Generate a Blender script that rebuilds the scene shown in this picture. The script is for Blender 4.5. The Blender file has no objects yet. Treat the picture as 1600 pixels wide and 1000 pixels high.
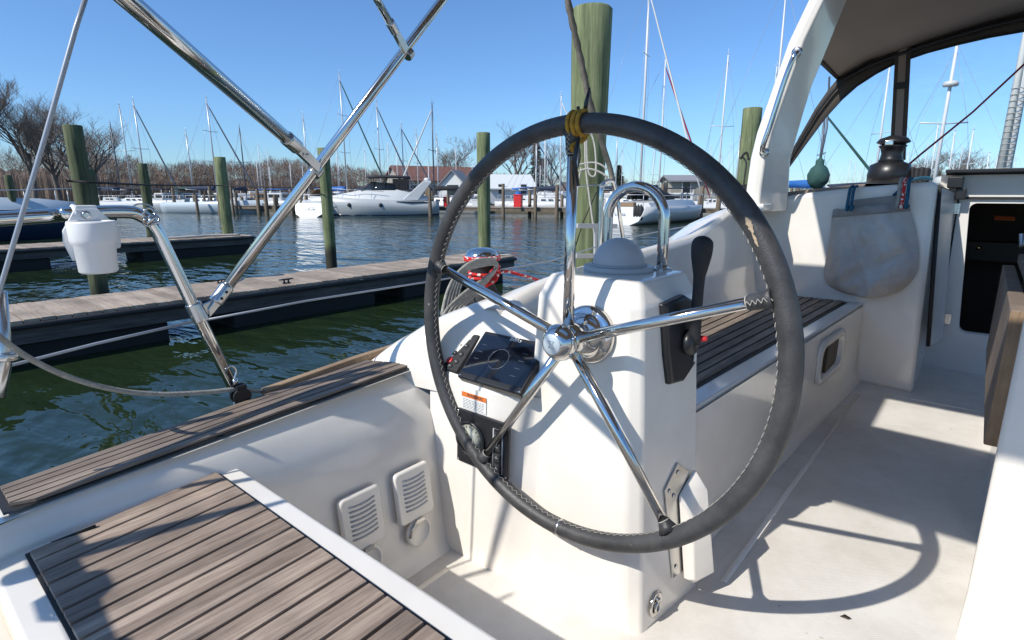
import bpy, bmesh, math, random
from mathutils import Vector, Matrix, noise
R=math.radians; PI=math.pi
random.seed(7)
C=bpy.context.scene.collection
sc=bpy.context.scene
# ---------------------------------------------------------------- camera, sky, sun
# Boat frame: X forward, Y to port, Z up, eye at the origin, water 1.8 m below the eye
F=870.0; HZ=197.0; PT=math.atan(HZ/F); YW=R(40.0)
h_=Vector((math.cos(YW),math.sin(YW),0)); r_=Vector((math.sin(YW),-math.cos(YW),0)); z_=Vector((0,0,1))
fw=h_*math.cos(PT)-z_*math.sin(PT); up=z_*math.cos(PT)+h_*math.sin(PT)
cd=bpy.data.cameras.new('camera'); cam=bpy.data.objects.new('camera',cd); C.objects.link(cam)
cd.sensor_width=36; cd.lens=36*F/1600; cd.clip_start=.02; cd.clip_end=3000
m=Matrix((r_,up,-fw)).transposed().to_4x4(); cam.matrix_world=m
sc.camera=cam
EL=R(42.5); AZ=R(-16.0)
L_=Vector((math.cos(EL)*math.cos(AZ),math.cos(EL)*math.sin(AZ),-math.sin(EL)))
w=bpy.data.worlds.new("World"); sc.world=w; w.use_nodes=True
nt=w.node_tree; bg=nt.nodes['Background']; sky=nt.nodes.new('ShaderNodeTexSky')
sky.sky_type='NISHITA'; sky.sun_disc=False; sky.sun_elevation=EL
S_=-L_; sky.sun_rotation=math.atan2(S_.x,S_.y)%(2*PI)
sky.air_density=1.0; sky.dust_density=0.0; sky.ozone_density=3.6; sky.altitude=0
wb=nt.nodes.new('ShaderNodeMix'); wb.data_type='RGBA'; wb.blend_type='MULTIPLY'; wb.inputs[0].default_value=1; wb.inputs[7].default_value=(.86,.94,.99,1)
nt.links.new(sky.outputs[0],wb.inputs[6]); tcw=nt.nodes.new('ShaderNodeTexCoord'); spw=nt.nodes.new('ShaderNodeSeparateXYZ'); nt.links.new(tcw.outputs['Generated'],spw.inputs[0]); mrw=nt.nodes.new('ShaderNodeMapRange'); mrw.inputs['From Min'].default_value=0; mrw.inputs['From Max'].default_value=1.0; mrw.inputs['To Min'].default_value=0; mrw.inputs['To Max'].default_value=1.0; nt.links.new(spw.outputs[2],mrw.inputs[0]); gr_=nt.nodes.new('ShaderNodeValToRGB'); gr_.color_ramp.elements[0].color=(.40,.50,.62,1); gr_.color_ramp.elements[1].color=(1,1,.95,1); gr_.color_ramp.elements.new(.13).color=(.50,.61,.74,1); gr_.color_ramp.elements.new(.42).color=(.56,.67,.79,1); gr_.color_ramp.elements.new(.65).color=(.9,.92,.92,1); nt.links.new(mrw.outputs[0],gr_.inputs[0])  # low sky dimmed, overhead left bright out of frame to add fill light
wh=nt.nodes.new('ShaderNodeMix'); wh.data_type='RGBA'; wh.blend_type='MULTIPLY'; wh.inputs[0].default_value=1; nt.links.new(wb.outputs[2],wh.inputs[6]); nt.links.new(gr_.outputs[0],wh.inputs[7]); nt.links.new(wh.outputs[2],bg.inputs[0]); bg.inputs[1].default_value=0.145
ld=bpy.data.lights.new('sun','SUN'); ld.energy=3.25; ld.angle=R(.55); ld.color=(1,.965,.90)
lo=bpy.data.objects.new('sun',ld); C.objects.link(lo); lo.rotation_euler=L_.to_track_quat('-Z','Y').to_euler()
sc.view_settings.view_transform='Standard'; sc.view_settings.look='None'; sc.view_settings.exposure=0.56; sc.view_settings.gamma=1
sc.cycles.diffuse_bounces=8; sc.cycles.max_bounces=14
sc.render.resolution_x=1024; sc.render.resolution_y=640
WZ=-1.8
def ray(px,py): return r_*((px-800)/F)-up*((py-500)/F)+fw
def U(px,py,x=None,y=None,z=None,d=None):
    v=ray(px,py)
    if x is not None: return v*(x/v.x)
    if y is not None: return v*(y/v.y)
    if z is not None: return v*(z/v.z)
    return v*d
# ---------------------------------------------------------------- materials
def nodes(name):
    mt=bpy.data.materials.new(name); mt.use_nodes=True
    return mt,mt.node_tree,mt.node_tree.nodes['Principled BSDF']
def mat(name,col,rough=.5,metal=0,var=0,vscale=4,bump=0,bscale=40,col2=None,coat=0,stretch=None,spec=None):
    mt,nt,b=nodes(name); b.inputs['Base Color'].default_value=(*col,1); b.inputs['Roughness'].default_value=rough; b.inputs['Metallic'].default_value=metal
    if coat: b.inputs['Coat Weight'].default_value=coat; b.inputs['Coat Roughness'].default_value=.05
    if spec is not None: b.inputs['Specular IOR Level'].default_value=spec
    tc=nt.nodes.new('ShaderNodeTexCoord'); mp=nt.nodes.new('ShaderNodeMapping'); nt.links.new(tc.outputs['Object'],mp.inputs[0])
    if stretch: mp.inputs['Scale'].default_value=stretch
    if var or col2:
        n=nt.nodes.new('ShaderNodeTexNoise'); n.inputs['Scale'].default_value=vscale; n.inputs['Detail'].default_value=5; n.inputs['Roughness'].default_value=.62
        nt.links.new(mp.outputs[0],n.inputs[0]); cr=nt.nodes.new('ShaderNodeValToRGB'); cr.color_ramp.elements[0].position=.36; cr.color_ramp.elements[1].position=.66
        c2=col2 or tuple(c*(1-var) for c in col); cr.color_ramp.elements[0].color=(*c2,1); cr.color_ramp.elements[1].color=(*col,1)
        nt.links.new(n.outputs[0],cr.inputs[0]); nt.links.new(cr.outputs[0],b.inputs['Base Color'])
    if bump:
        n=nt.nodes.new('ShaderNodeTexNoise'); n.inputs['Scale'].default_value=bscale; n.inputs['Detail'].default_value=3
        nt.links.new(mp.outputs[0],n.inputs[0]); bp=nt.nodes.new('ShaderNodeBump'); bp.inputs['Strength'].default_value=bump; bp.inputs['Distance'].default_value=.004
        nt.links.new(n.outputs[0],bp.inputs['Height']); nt.links.new(bp.outputs[0],b.inputs['Normal'])
    return mt
def mixrgb(nt,t,a,b,f=None):
    x=nt.nodes.new('ShaderNodeMix'); x.data_type='RGBA'; x.blend_type=t; x.inputs[0].default_value=1 if f is None else f
    for s,i in ((a,6),(b,7)):
        if isinstance(s,tuple): x.inputs[i].default_value=s
        else: nt.links.new(s,x.inputs[i])
    return x
M={}
M['gel']=mat('gelcoat',(.86,.808,.73),.23,vscale=5,bump=.05,bscale=7,coat=.45,col2=(.80,.745,.66))
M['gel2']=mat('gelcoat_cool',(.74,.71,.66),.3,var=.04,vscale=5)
def sole_mat():
    mt,nt,b=nodes('nonskid_gelcoat'); tc=nt.nodes.new('ShaderNodeTexCoord')
    n=nt.nodes.new('ShaderNodeTexNoise'); n.inputs['Scale'].default_value=3.5; n.inputs['Detail'].default_value=8; n.inputs['Roughness'].default_value=.7
    nt.links.new(tc.outputs['Object'],n.inputs[0]); cr=nt.nodes.new('ShaderNodeValToRGB'); cr.color_ramp.elements[0].position=.3; cr.color_ramp.elements[1].position=.62
    cr.color_ramp.elements[0].color=(.62,.575,.505,1); cr.color_ramp.elements[1].color=(.79,.75,.69,1)
    nt.links.new(n.outputs[0],cr.inputs[0])
    n2=nt.nodes.new('ShaderNodeTexNoise'); n2.inputs['Scale'].default_value=38; n2.inputs['Detail'].default_value=4; nt.links.new(tc.outputs['Object'],n2.inputs[0])
    c2=nt.nodes.new('ShaderNodeValToRGB'); c2.color_ramp.elements[0].position=.24; c2.color_ramp.elements[1].position=.29; c2.color_ramp.elements[0].color=(.7,.66,.6,1); c2.color_ramp.elements[1].color=(1,1,1,1)
    nt.links.new(n2.outputs[0],c2.inputs[0]); mx=mixrgb(nt,'MULTIPLY',cr.outputs[0],c2.outputs[0]); nt.links.new(mx.outputs[2],b.inputs['Base Color'])
    b.inputs['Roughness'].default_value=.5
    hs=[]
    for ang in (45,-45):
        mp=nt.nodes.new('ShaderNodeMapping'); mp.inputs['Rotation'].default_value=(0,0,R(ang)); nt.links.new(tc.outputs['Object'],mp.inputs[0])
        wv=nt.nodes.new('ShaderNodeTexWave'); wv.inputs['Scale'].default_value=60; nt.links.new(mp.outputs[0],wv.inputs[0]); hs.append(wv)
    ad=nt.nodes.new('ShaderNodeMath'); ad.operation='MULTIPLY'; nt.links.new(hs[0].outputs[1],ad.inputs[0]); nt.links.new(hs[1].outputs[1],ad.inputs[1])
    bp=nt.nodes.new('ShaderNodeBump'); bp.inputs['Strength'].default_value=.35; bp.inputs['Distance'].default_value=.0015; nt.links.new(ad.outputs[0],bp.inputs['Height']); nt.links.new(bp.outputs[0],b.inputs['Normal'])
    return mt
M['sole']=sole_mat()
def wood(name,c1,c2,axis='X',scale=1.0,rough=.75,plank=None,pdir='Y',bump=.4,poff=0.0):
    mt,nt,b=nodes(name); tc=nt.nodes.new('ShaderNodeTexCoord'); mp=nt.nodes.new('ShaderNodeMapping'); nt.links.new(tc.outputs['Object'],mp.inputs[0])
    s=[30*scale]*3; s['XYZ'.index(axis)]=1.6*scale; mp.inputs['Scale'].default_value=s
    n=nt.nodes.new('ShaderNodeTexNoise'); n.inputs['Scale'].default_value=3.2; n.inputs['Detail'].default_value=8; n.inputs['Roughness'].default_value=.72; nt.links.new(mp.outputs[0],n.inputs[0])
    cr=nt.nodes.new('ShaderNodeValToRGB'); cr.color_ramp.elements[0].position=.33; cr.color_ramp.elements[1].position=.64; cr.color_ramp.elements[0].color=(*c2,1); cr.color_ramp.elements[1].color=(*c1,1)
    nt.links.new(n.outputs[0],cr.inputs[0]); out=cr.outputs[0]
    n3=nt.nodes.new('ShaderNodeTexNoise'); n3.inputs['Scale'].default_value=5*scale; n3.inputs['Detail'].default_value=3; nt.links.new(tc.outputs['Object'],n3.inputs[0])
    c3=nt.nodes.new('ShaderNodeValToRGB'); c3.color_ramp.elements[0].color=(.72,.70,.68,1); c3.color_ramp.elements[1].color=(1.12,1.08,1.03,1); c3.color_ramp.elements[0].position=.3; c3.color_ramp.elements[1].position=.7
    nt.links.new(n3.outputs[0],c3.inputs[0]); mx=mixrgb(nt,'MULTIPLY',out,c3.outputs[0]); out=mx.outputs[2]
    if plank:
        sp=nt.nodes.new('ShaderNodeSeparateXYZ'); nt.links.new(tc.outputs['Object'],sp.inputs[0])
        o=nt.nodes.new('ShaderNodeMath'); o.operation='SUBTRACT'; o.inputs[1].default_value=poff; nt.links.new(sp.outputs['XYZ'.index(pdir)],o.inputs[0])
        d=nt.nodes.new('ShaderNodeMath'); d.operation='DIVIDE'; d.inputs[1].default_value=plank; nt.links.new(o.outputs[0],d.inputs[0])
        fl=nt.nodes.new('ShaderNodeMath'); fl.operation='FLOOR'; nt.links.new(d.outputs[0],fl.inputs[0])
        wn=nt.nodes.new('ShaderNodeTexWhiteNoise'); wn.noise_dimensions='1D'; nt.links.new(fl.outputs[0],wn.inputs['W'])
        c4=nt.nodes.new('ShaderNodeValToRGB'); c4.color_ramp.elements[0].color=(.74,.69,.65,1); c4.color_ramp.elements[1].color=(1.15,1.10,1.05,1); nt.links.new(wn.outputs[0],c4.inputs[0])
        mx=mixrgb(nt,'MULTIPLY',out,c4.outputs[0]); out=mx.outputs[2]
    nt.links.new(out,b.inputs['Base Color']); b.inputs['Roughness'].default_value=rough
    bp=nt.nodes.new('ShaderNodeBump'); bp.inputs['Strength'].default_value=bump; bp.inputs['Distance'].default_value=.0012/scale if scale>=1 else .004; nt.links.new(n.outputs[0],bp.inputs['Height']); nt.links.new(bp.outputs[0],b.inputs['Normal'])
    return mt
M['teak']=wood('weathered_teak',(.46,.39,.33),(.235,.182,.147),'X',2.2,plank=.0405,poff=.0,bump=.7)
M['teak_deck']=wood('weathered_deck_teak',(.33,.285,.245),(.18,.145,.12),'X',1.6,plank=.031,bump=.4)
M['teak_table']=wood('table_teak',(.27,.215,.17),(.17,.13,.10),'Z',1.5)
M['teak_end']=wood('table_teak_edge',(.38,.27,.17),(.26,.175,.11),'Z',2.0)
M['caulk']=mat('black_caulk',(.018,.017,.017),.6)
M['steel']=mat('polished_steel',(.66,.64,.61),.11,1)
M['steel2']=mat('brushed_steel',(.62,.61,.59),.25,1,var=.15,vscale=20)
def leather():
    mt,nt,b=nodes('grey_leather'); tc=nt.nodes.new('ShaderNodeTexCoord')
    n=nt.nodes.new('ShaderNodeTexNoise'); n.inputs['Scale'].default_value=14; n.inputs['Detail'].default_value=6; n.inputs['Roughness'].default_value=.7; nt.links.new(tc.outputs['Object'],n.inputs[0])
    cr=nt.nodes.new('ShaderNodeValToRGB'); cr.color_ramp.elements[0].color=(.028,.027,.027,1); cr.color_ramp.elements[1].color=(.078,.076,.074,1); cr.color_ramp.elements[0].position=.3; cr.color_ramp.elements[1].position=.75
    nt.links.new(n.outputs[0],cr.inputs[0])
    # worn pale scuffs
    n2=nt.nodes.new('ShaderNodeTexNoise'); n2.inputs['Scale'].default_value=45; n2.inputs['Detail'].default_value=3; nt.links.new(tc.outputs['Object'],n2.inputs[0])
    c2=nt.nodes.new('ShaderNodeValToRGB'); c2.color_ramp.elements[0].position=.745; c2.color_ramp.elements[1].position=.775; c2.color_ramp.elements[0].color=(0,0,0,1); nt.links.new(n2.outputs[0],c2.inputs[0])
    x=nt.nodes.new('ShaderNodeMix'); x.data_type='RGBA'; nt.links.new(c2.outputs[0],x.inputs[0]); nt.links.new(cr.outputs[0],x.inputs[6]); x.inputs[7].default_value=(.45,.4,.34,1); nt.links.new(x.outputs[2],b.inputs['Base Color'])
    b.inputs['Roughness'].default_value=.48
    v=nt.nodes.new('ShaderNodeTexVoronoi'); v.inputs['Scale'].default_value=320; nt.links.new(tc.outputs['Object'],v.inputs[0])
    bp=nt.nodes.new('ShaderNodeBump'); bp.inputs['Strength'].default_value=.5; bp.inputs['Distance'].default_value=.0008; nt.links.new(v.outputs[0],bp.inputs['Height']); nt.links.new(bp.outputs[0],b.inputs['Normal'])
    return mt
M['leather']=leather()
M['thread']=mat('thread',(.40,.375,.33),.8)
M['scuff']=mat('scuffed_hide',(.55,.42,.28),.8,var=.3,vscale=60)
M['black']=mat('black_plastic',(.018,.018,.02),.35,var=.3,vscale=10)
M['blackmat']=mat('matt_black',(.022,.022,.024),.7,var=.3,vscale=30,bump=.2,bscale=90)
M['rubber']=mat('rubber',(.03,.03,.032),.8)
M['screen']=mat('screen_glass',(.006,.008,.014),.06,coat=.6)
M['screenink']=mat('screen_ink',(.07,.085,.12),.3)
M['white']=mat('white_plastic',(.78,.78,.78),.38,var=.03,vscale=6,bump=.05,bscale=120)
M['paper']=mat('label_white',(.75,.74,.7),.5)
M['orange']=mat('label_orange',(.72,.18,.03),.5)
M['ink']=mat('ink',(.06,.06,.06),.6)
M['red']=mat('red_plastic',(.62,.03,.03),.35)
M['grey']=mat('grey_plastic',(.42,.43,.44),.5,var=.06,vscale=10)
M['dome']=mat('compass_cover',(.50,.49,.485),.4,var=.05,vscale=12)
M['gauge']=mat('gauge_face',(.42,.43,.36),.4,var=.1,vscale=20)
M['yellow']=mat('yellow_cord',(.55,.30,.03),.8,var=.5,vscale=90,bump=.8,bscale=200)
M['canvas']=mat('brown_canvas',(.29,.235,.19),.9,var=.12,vscale=2.5,bump=.25,bscale=500)
M['canvasd']=mat('dark_brown_canvas',(.075,.06,.048),.85,var=.25,vscale=6,bump=.25,bscale=400)
M['bagmat']=mat('bag_canvas',(.58,.525,.465),.85,vscale=4,bump=.6,bscale=10,col2=(.42,.375,.33))
M['bagmat'].node_tree.nodes['Bump'].inputs['Distance'].default_value=.03
M['bagd']=mat('bag_hem',(.33,.31,.29),.9,var=.2,vscale=12,bump=.3,bscale=60)
M['rope']=mat('grey_rope',(.42,.40,.35),.9,var=.3,vscale=60,bump=.9,bscale=350)
M['ropew']=mat('pale_rope',(.55,.52,.46),.9,var=.3,vscale=60,bump=.9,bscale=350)
M['roped']=mat('dark_rope',(.035,.028,.024),.9,var=.3,vscale=20)
M['web']=mat('grey_webbing',(.30,.27,.23),.9,var=.35,vscale=40,bump=.6,bscale=260)
def fleck(name,c1,c2,sc_=90,th=.62):
    mt,nt,b=nodes(name); tc=nt.nodes.new('ShaderNodeTexCoord'); v=nt.nodes.new('ShaderNodeTexVoronoi'); v.inputs['Scale'].default_value=sc_; nt.links.new(tc.outputs['Object'],v.inputs[0])
    sp=nt.nodes.new('ShaderNodeSeparateColor'); nt.links.new(v.outputs['Color'],sp.inputs[0])
    g=nt.nodes.new('ShaderNodeMath'); g.operation='GREATER_THAN'; g.inputs[1].default_value=th; nt.links.new(sp.outputs[0],g.inputs[0])
    x=nt.nodes.new('ShaderNodeMix'); x.data_type='RGBA'; nt.links.new(g.outputs[0],x.inputs[0]); x.inputs[6].default_value=(*c1,1); x.inputs[7].default_value=(*c2,1); nt.links.new(x.outputs[2],b.inputs['Base Color']); b.inputs['Roughness'].default_value=.85
    return mt
M['redrope']=fleck('red_fleck_rope',(.55,.02,.02),(.75,.65,.6),110,.8)
M['redline']=mat('red_line',(.36,.03,.06),.8)
M['tealrope']=mat('teal_rope',(.02,.12,.20),.9,var=.4,vscale=80)
def pile_mat(name='green_treated_timber',g=1.0):
    mt,nt,b=nodes(name); tc=nt.nodes.new('ShaderNodeTexCoord'); mp=nt.nodes.new('ShaderNodeMapping'); mp.inputs['Scale'].default_value=(9,9,.55); nt.links.new(tc.outputs['Object'],mp.inputs[0])
    n=nt.nodes.new('ShaderNodeTexNoise'); n.inputs['Scale'].default_value=2.2; n.inputs['Detail'].default_value=9; n.inputs['Roughness'].default_value=.75; nt.links.new(mp.outputs[0],n.inputs[0])
    cr=nt.nodes.new('ShaderNodeValToRGB'); e=cr.color_ramp.elements; e[0].position=.34; e[0].color=(.060*g,.072*g,.036*g,1); e[1].position=.7; e[1].color=(.31*g,.32*g,.19*g,1); k=e.new(.5); k.color=(.165*g,.195*g,.098*g,1)
    nt.links.new(n.outputs[0],cr.inputs[0])
    n2=nt.nodes.new('ShaderNodeTexNoise'); n2.inputs['Scale'].default_value=1.4; n2.inputs['Detail'].default_value=4; nt.links.new(tc.outputs['Object'],n2.inputs[0])
    c2=nt.nodes.new('ShaderNodeValToRGB'); c2.color_ramp.elements[0].position=.35; c2.color_ramp.elements[0].color=(.68,.72,.62,1); c2.color_ramp.elements[1].position=.65; c2.color_ramp.elements[1].color=(1.1,1.08,1,1); nt.links.new(n2.outputs[0],c2.inputs[0])
    mx=mixrgb(nt,'MULTIPLY',cr.outputs[0],c2.outputs[0])
    sp=nt.nodes.new('ShaderNodeSeparateXYZ'); nt.links.new(tc.outputs['Object'],sp.inputs[0]); c3=nt.nodes.new('ShaderNodeMapRange'); c3.inputs['From Min'].default_value=.36; c3.inputs['From Max'].default_value=.62; ns=nt.nodes.new('ShaderNodeMath'); ns.operation='MULTIPLY_ADD'; ns.inputs[1].default_value=.5; nt.links.new(n2.outputs[0],ns.inputs[0]); nt.links.new(sp.outputs[2],ns.inputs[2]); ng=nt.nodes.new('ShaderNodeMath'); ng.operation='SUBTRACT'; ng.inputs[1].default_value=.25; nt.links.new(ns.outputs[0],ng.inputs[0]); nt.links.new(ng.outputs[0],c3.inputs[0])
    x=nt.nodes.new('ShaderNodeMix'); x.data_type='RGBA'; nt.links.new(c3.outputs[0],x.inputs[0]); x.inputs[6].default_value=(.030,.028,.016,1); nt.links.new(mx.outputs[2],x.inputs[7]); nt.links.new(x.outputs[2],b.inputs['Base Color'])
    b.inputs['Roughness'].default_value=.85
    bp=nt.nodes.new('ShaderNodeBump'); bp.inputs['Strength'].default_value=.7; bp.inputs['Distance'].default_value=.012; nt.links.new(n.outputs[0],bp.inputs['Height']); nt.links.new(bp.outputs[0],b.inputs['Normal'])
    return mt
M['pile']=pile_mat(); M['pileshade']=pile_mat('shaded_treated_timber',.52)  # second copy is darker: backlit shade of the left piles put into the colour
M['oldpile']=wood('old_pile_timber',(.24,.19,.14),(.09,.07,.05),'Z',.35,.9)
M['dockdeck']=wood('dock_boards',(.46,.40,.335),(.28,.235,.19),'Y',.55,.85,plank=.14,pdir='X',bump=.5)
M['dockside']=wood('dock_stringer',(.13,.12,.115),(.045,.042,.04),'X',.35,.85)
M['float']=mat('dock_float',(.012,.012,.012),.8)
M['fardeck']=wood('far_dock_boards',(.36,.32,.27),(.2,.17,.14),'Y',.3,.9)
M['hullw']=mat('boat_white',(.60,.60,.585),.3,var=.04,vscale=.6)
M['hullg']=mat('boat_pale_blue_grey',(.46,.52,.56),.3)
M['hullp']=mat('cruiser_hull',(.44,.455,.45),.35)  # white cruiser's shaded side put into the colour as grey
M['hulld']=mat('boat_navy',(.018,.032,.06),.2)
M['glassd']=mat('dark_glass',(.02,.025,.03),.08)
M['alu']=mat('mast_aluminium',(.55,.56,.57),.35,.3)
M['aluw']=mat('mast_white',(.66,.66,.65),.4)
M['alud']=mat('mast_dark',(.09,.10,.12),.4,.2)
M['sailg']=mat('green_sailcloth',(.02,.07,.055),.8)
M['sailb']=mat('blue_sailcloth',(.02,.14,.45),.8,var=.2,vscale=2)
M['saild']=mat('navy_sailcloth',(.02,.03,.06),.8)
M['sailk']=mat('black_sailcloth',(.018,.018,.02),.85)
M['sailw']=mat('white_sailcloth',(.66,.65,.6),.8)
M['tan']=mat('tan_canvas',(.30,.19,.11),.85,var=.2,vscale=2)
M['wire']=mat('rigging_wire',(.33,.36,.40),.4,.3)
M['bark']=mat('bark',(.17,.145,.125),.95,var=.3,vscale=3)
M['twig']=mat('twigs',(.25,.20,.165),.95,var=.3,vscale=.3)
M['brush']=mat('leafless_woodland',(.31,.225,.17),.95,var=.42,vscale=.22)  # greyed and lightened so the colour carries distance haze
M['brushcore']=mat('woodland_understorey',(.21,.155,.12),.95,var=.55,vscale=.5)
M['needle']=mat('conifer',(.022,.040,.020),.9,var=.5,vscale=.8)
M['shore']=mat('shore_ground',(.15,.13,.09),.95,var=.4,vscale=.1)
M['siding']=mat('siding_tan',(.34,.31,.25),.8,var=.06,vscale=1)
M['shed']=mat('siding_white',(.66,.66,.64),.7)
M['roof']=mat('roof_red_brown',(.19,.085,.06),.85,var=.2,vscale=1.5)
M['roofg']=mat('roof_grey',(.24,.24,.25),.8)
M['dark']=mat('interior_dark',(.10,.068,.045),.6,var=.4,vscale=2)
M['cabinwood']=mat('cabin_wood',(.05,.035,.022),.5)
M['orangecloth']=mat('orange_cloth',(.65,.12,.03),.8)
M['brass']=mat('brass',(.8,.6,.3),.2,1)
def vinyl():
    mt=bpy.data.materials.new('clear_vinyl'); mt.use_nodes=True; nt=mt.node_tree; nt.nodes.clear()
    o=nt.nodes.new('ShaderNodeOutputMaterial'); t=nt.nodes.new('ShaderNodeBsdfTransparent'); t.inputs[0].default_value=(.93,.95,.96,1)
    g=nt.nodes.new('ShaderNodeBsdfGlossy'); g.inputs['Roughness'].default_value=.06; g.inputs[0].default_value=(1,1,1,1)
    tc=nt.nodes.new('ShaderNodeTexCoord'); n=nt.nodes.new('ShaderNodeTexNoise'); n.inputs['Scale'].default_value=4; nt.links.new(tc.outputs['Object'],n.inputs[0]); bp=nt.nodes.new('ShaderNodeBump'); bp.inputs['Strength'].default_value=.5; bp.inputs['Distance'].default_value=.05; nt.links.new(n.outputs[0],bp.inputs['Height']); nt.links.new(bp.outputs[0],g.inputs['Normal'])
    x=nt.nodes.new('ShaderNodeMixShader'); x.inputs[0].default_value=.022; nt.links.new(t.outputs[0],x.inputs[1]); nt.links.new(g.outputs[0],x.inputs[2]); nt.links.new(x.outputs[0],o.inputs[0]); return mt
M['vinyl']=vinyl()
def water_mat():
    mt,nt,b=nodes('harbour_water'); b.inputs['Base Color'].default_value=(.014,.026,.010,1); b.inputs['Roughness'].default_value=.055; b.inputs['IOR'].default_value=1.33
    tc=nt.nodes.new('ShaderNodeTexCoord'); mp=nt.nodes.new('ShaderNodeMapping'); mp.inputs['Rotation'].default_value=(0,0,R(-35)); mp.inputs['Scale'].default_value=(1,.42,1); nt.links.new(tc.outputs['Object'],mp.inputs[0])
    hs=None
    for s_,a,dt in ((.8,.75,2),(2.9,.36,2.5),(7.5,.055,2)):
        n=nt.nodes.new('ShaderNodeTexNoise'); n.inputs['Scale'].default_value=s_; n.inputs['Detail'].default_value=dt; n.inputs['Distortion'].default_value=.4; nt.links.new(mp.outputs[0],n.inputs[0])
        k=nt.nodes.new('ShaderNodeMath'); k.operation='MULTIPLY'; k.inputs[1].default_value=a; nt.links.new(n.outputs[0],k.inputs[0])
        if hs is None: hs=k
        else:
            ad=nt.nodes.new('ShaderNodeMath'); ad.operation='ADD'; nt.links.new(hs.outputs[0],ad.inputs[0]); nt.links.new(k.outputs[0],ad.inputs[1]); hs=ad
    bp=nt.nodes.new('ShaderNodeBump'); bp.inputs['Strength'].default_value=1; bp.inputs['Distance'].default_value=.17; nt.links.new(hs.outputs[0],bp.inputs['Height']); nt.links.new(bp.outputs[0],b.inputs['Normal'])
    return mt
M['water']=water_mat()
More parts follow.
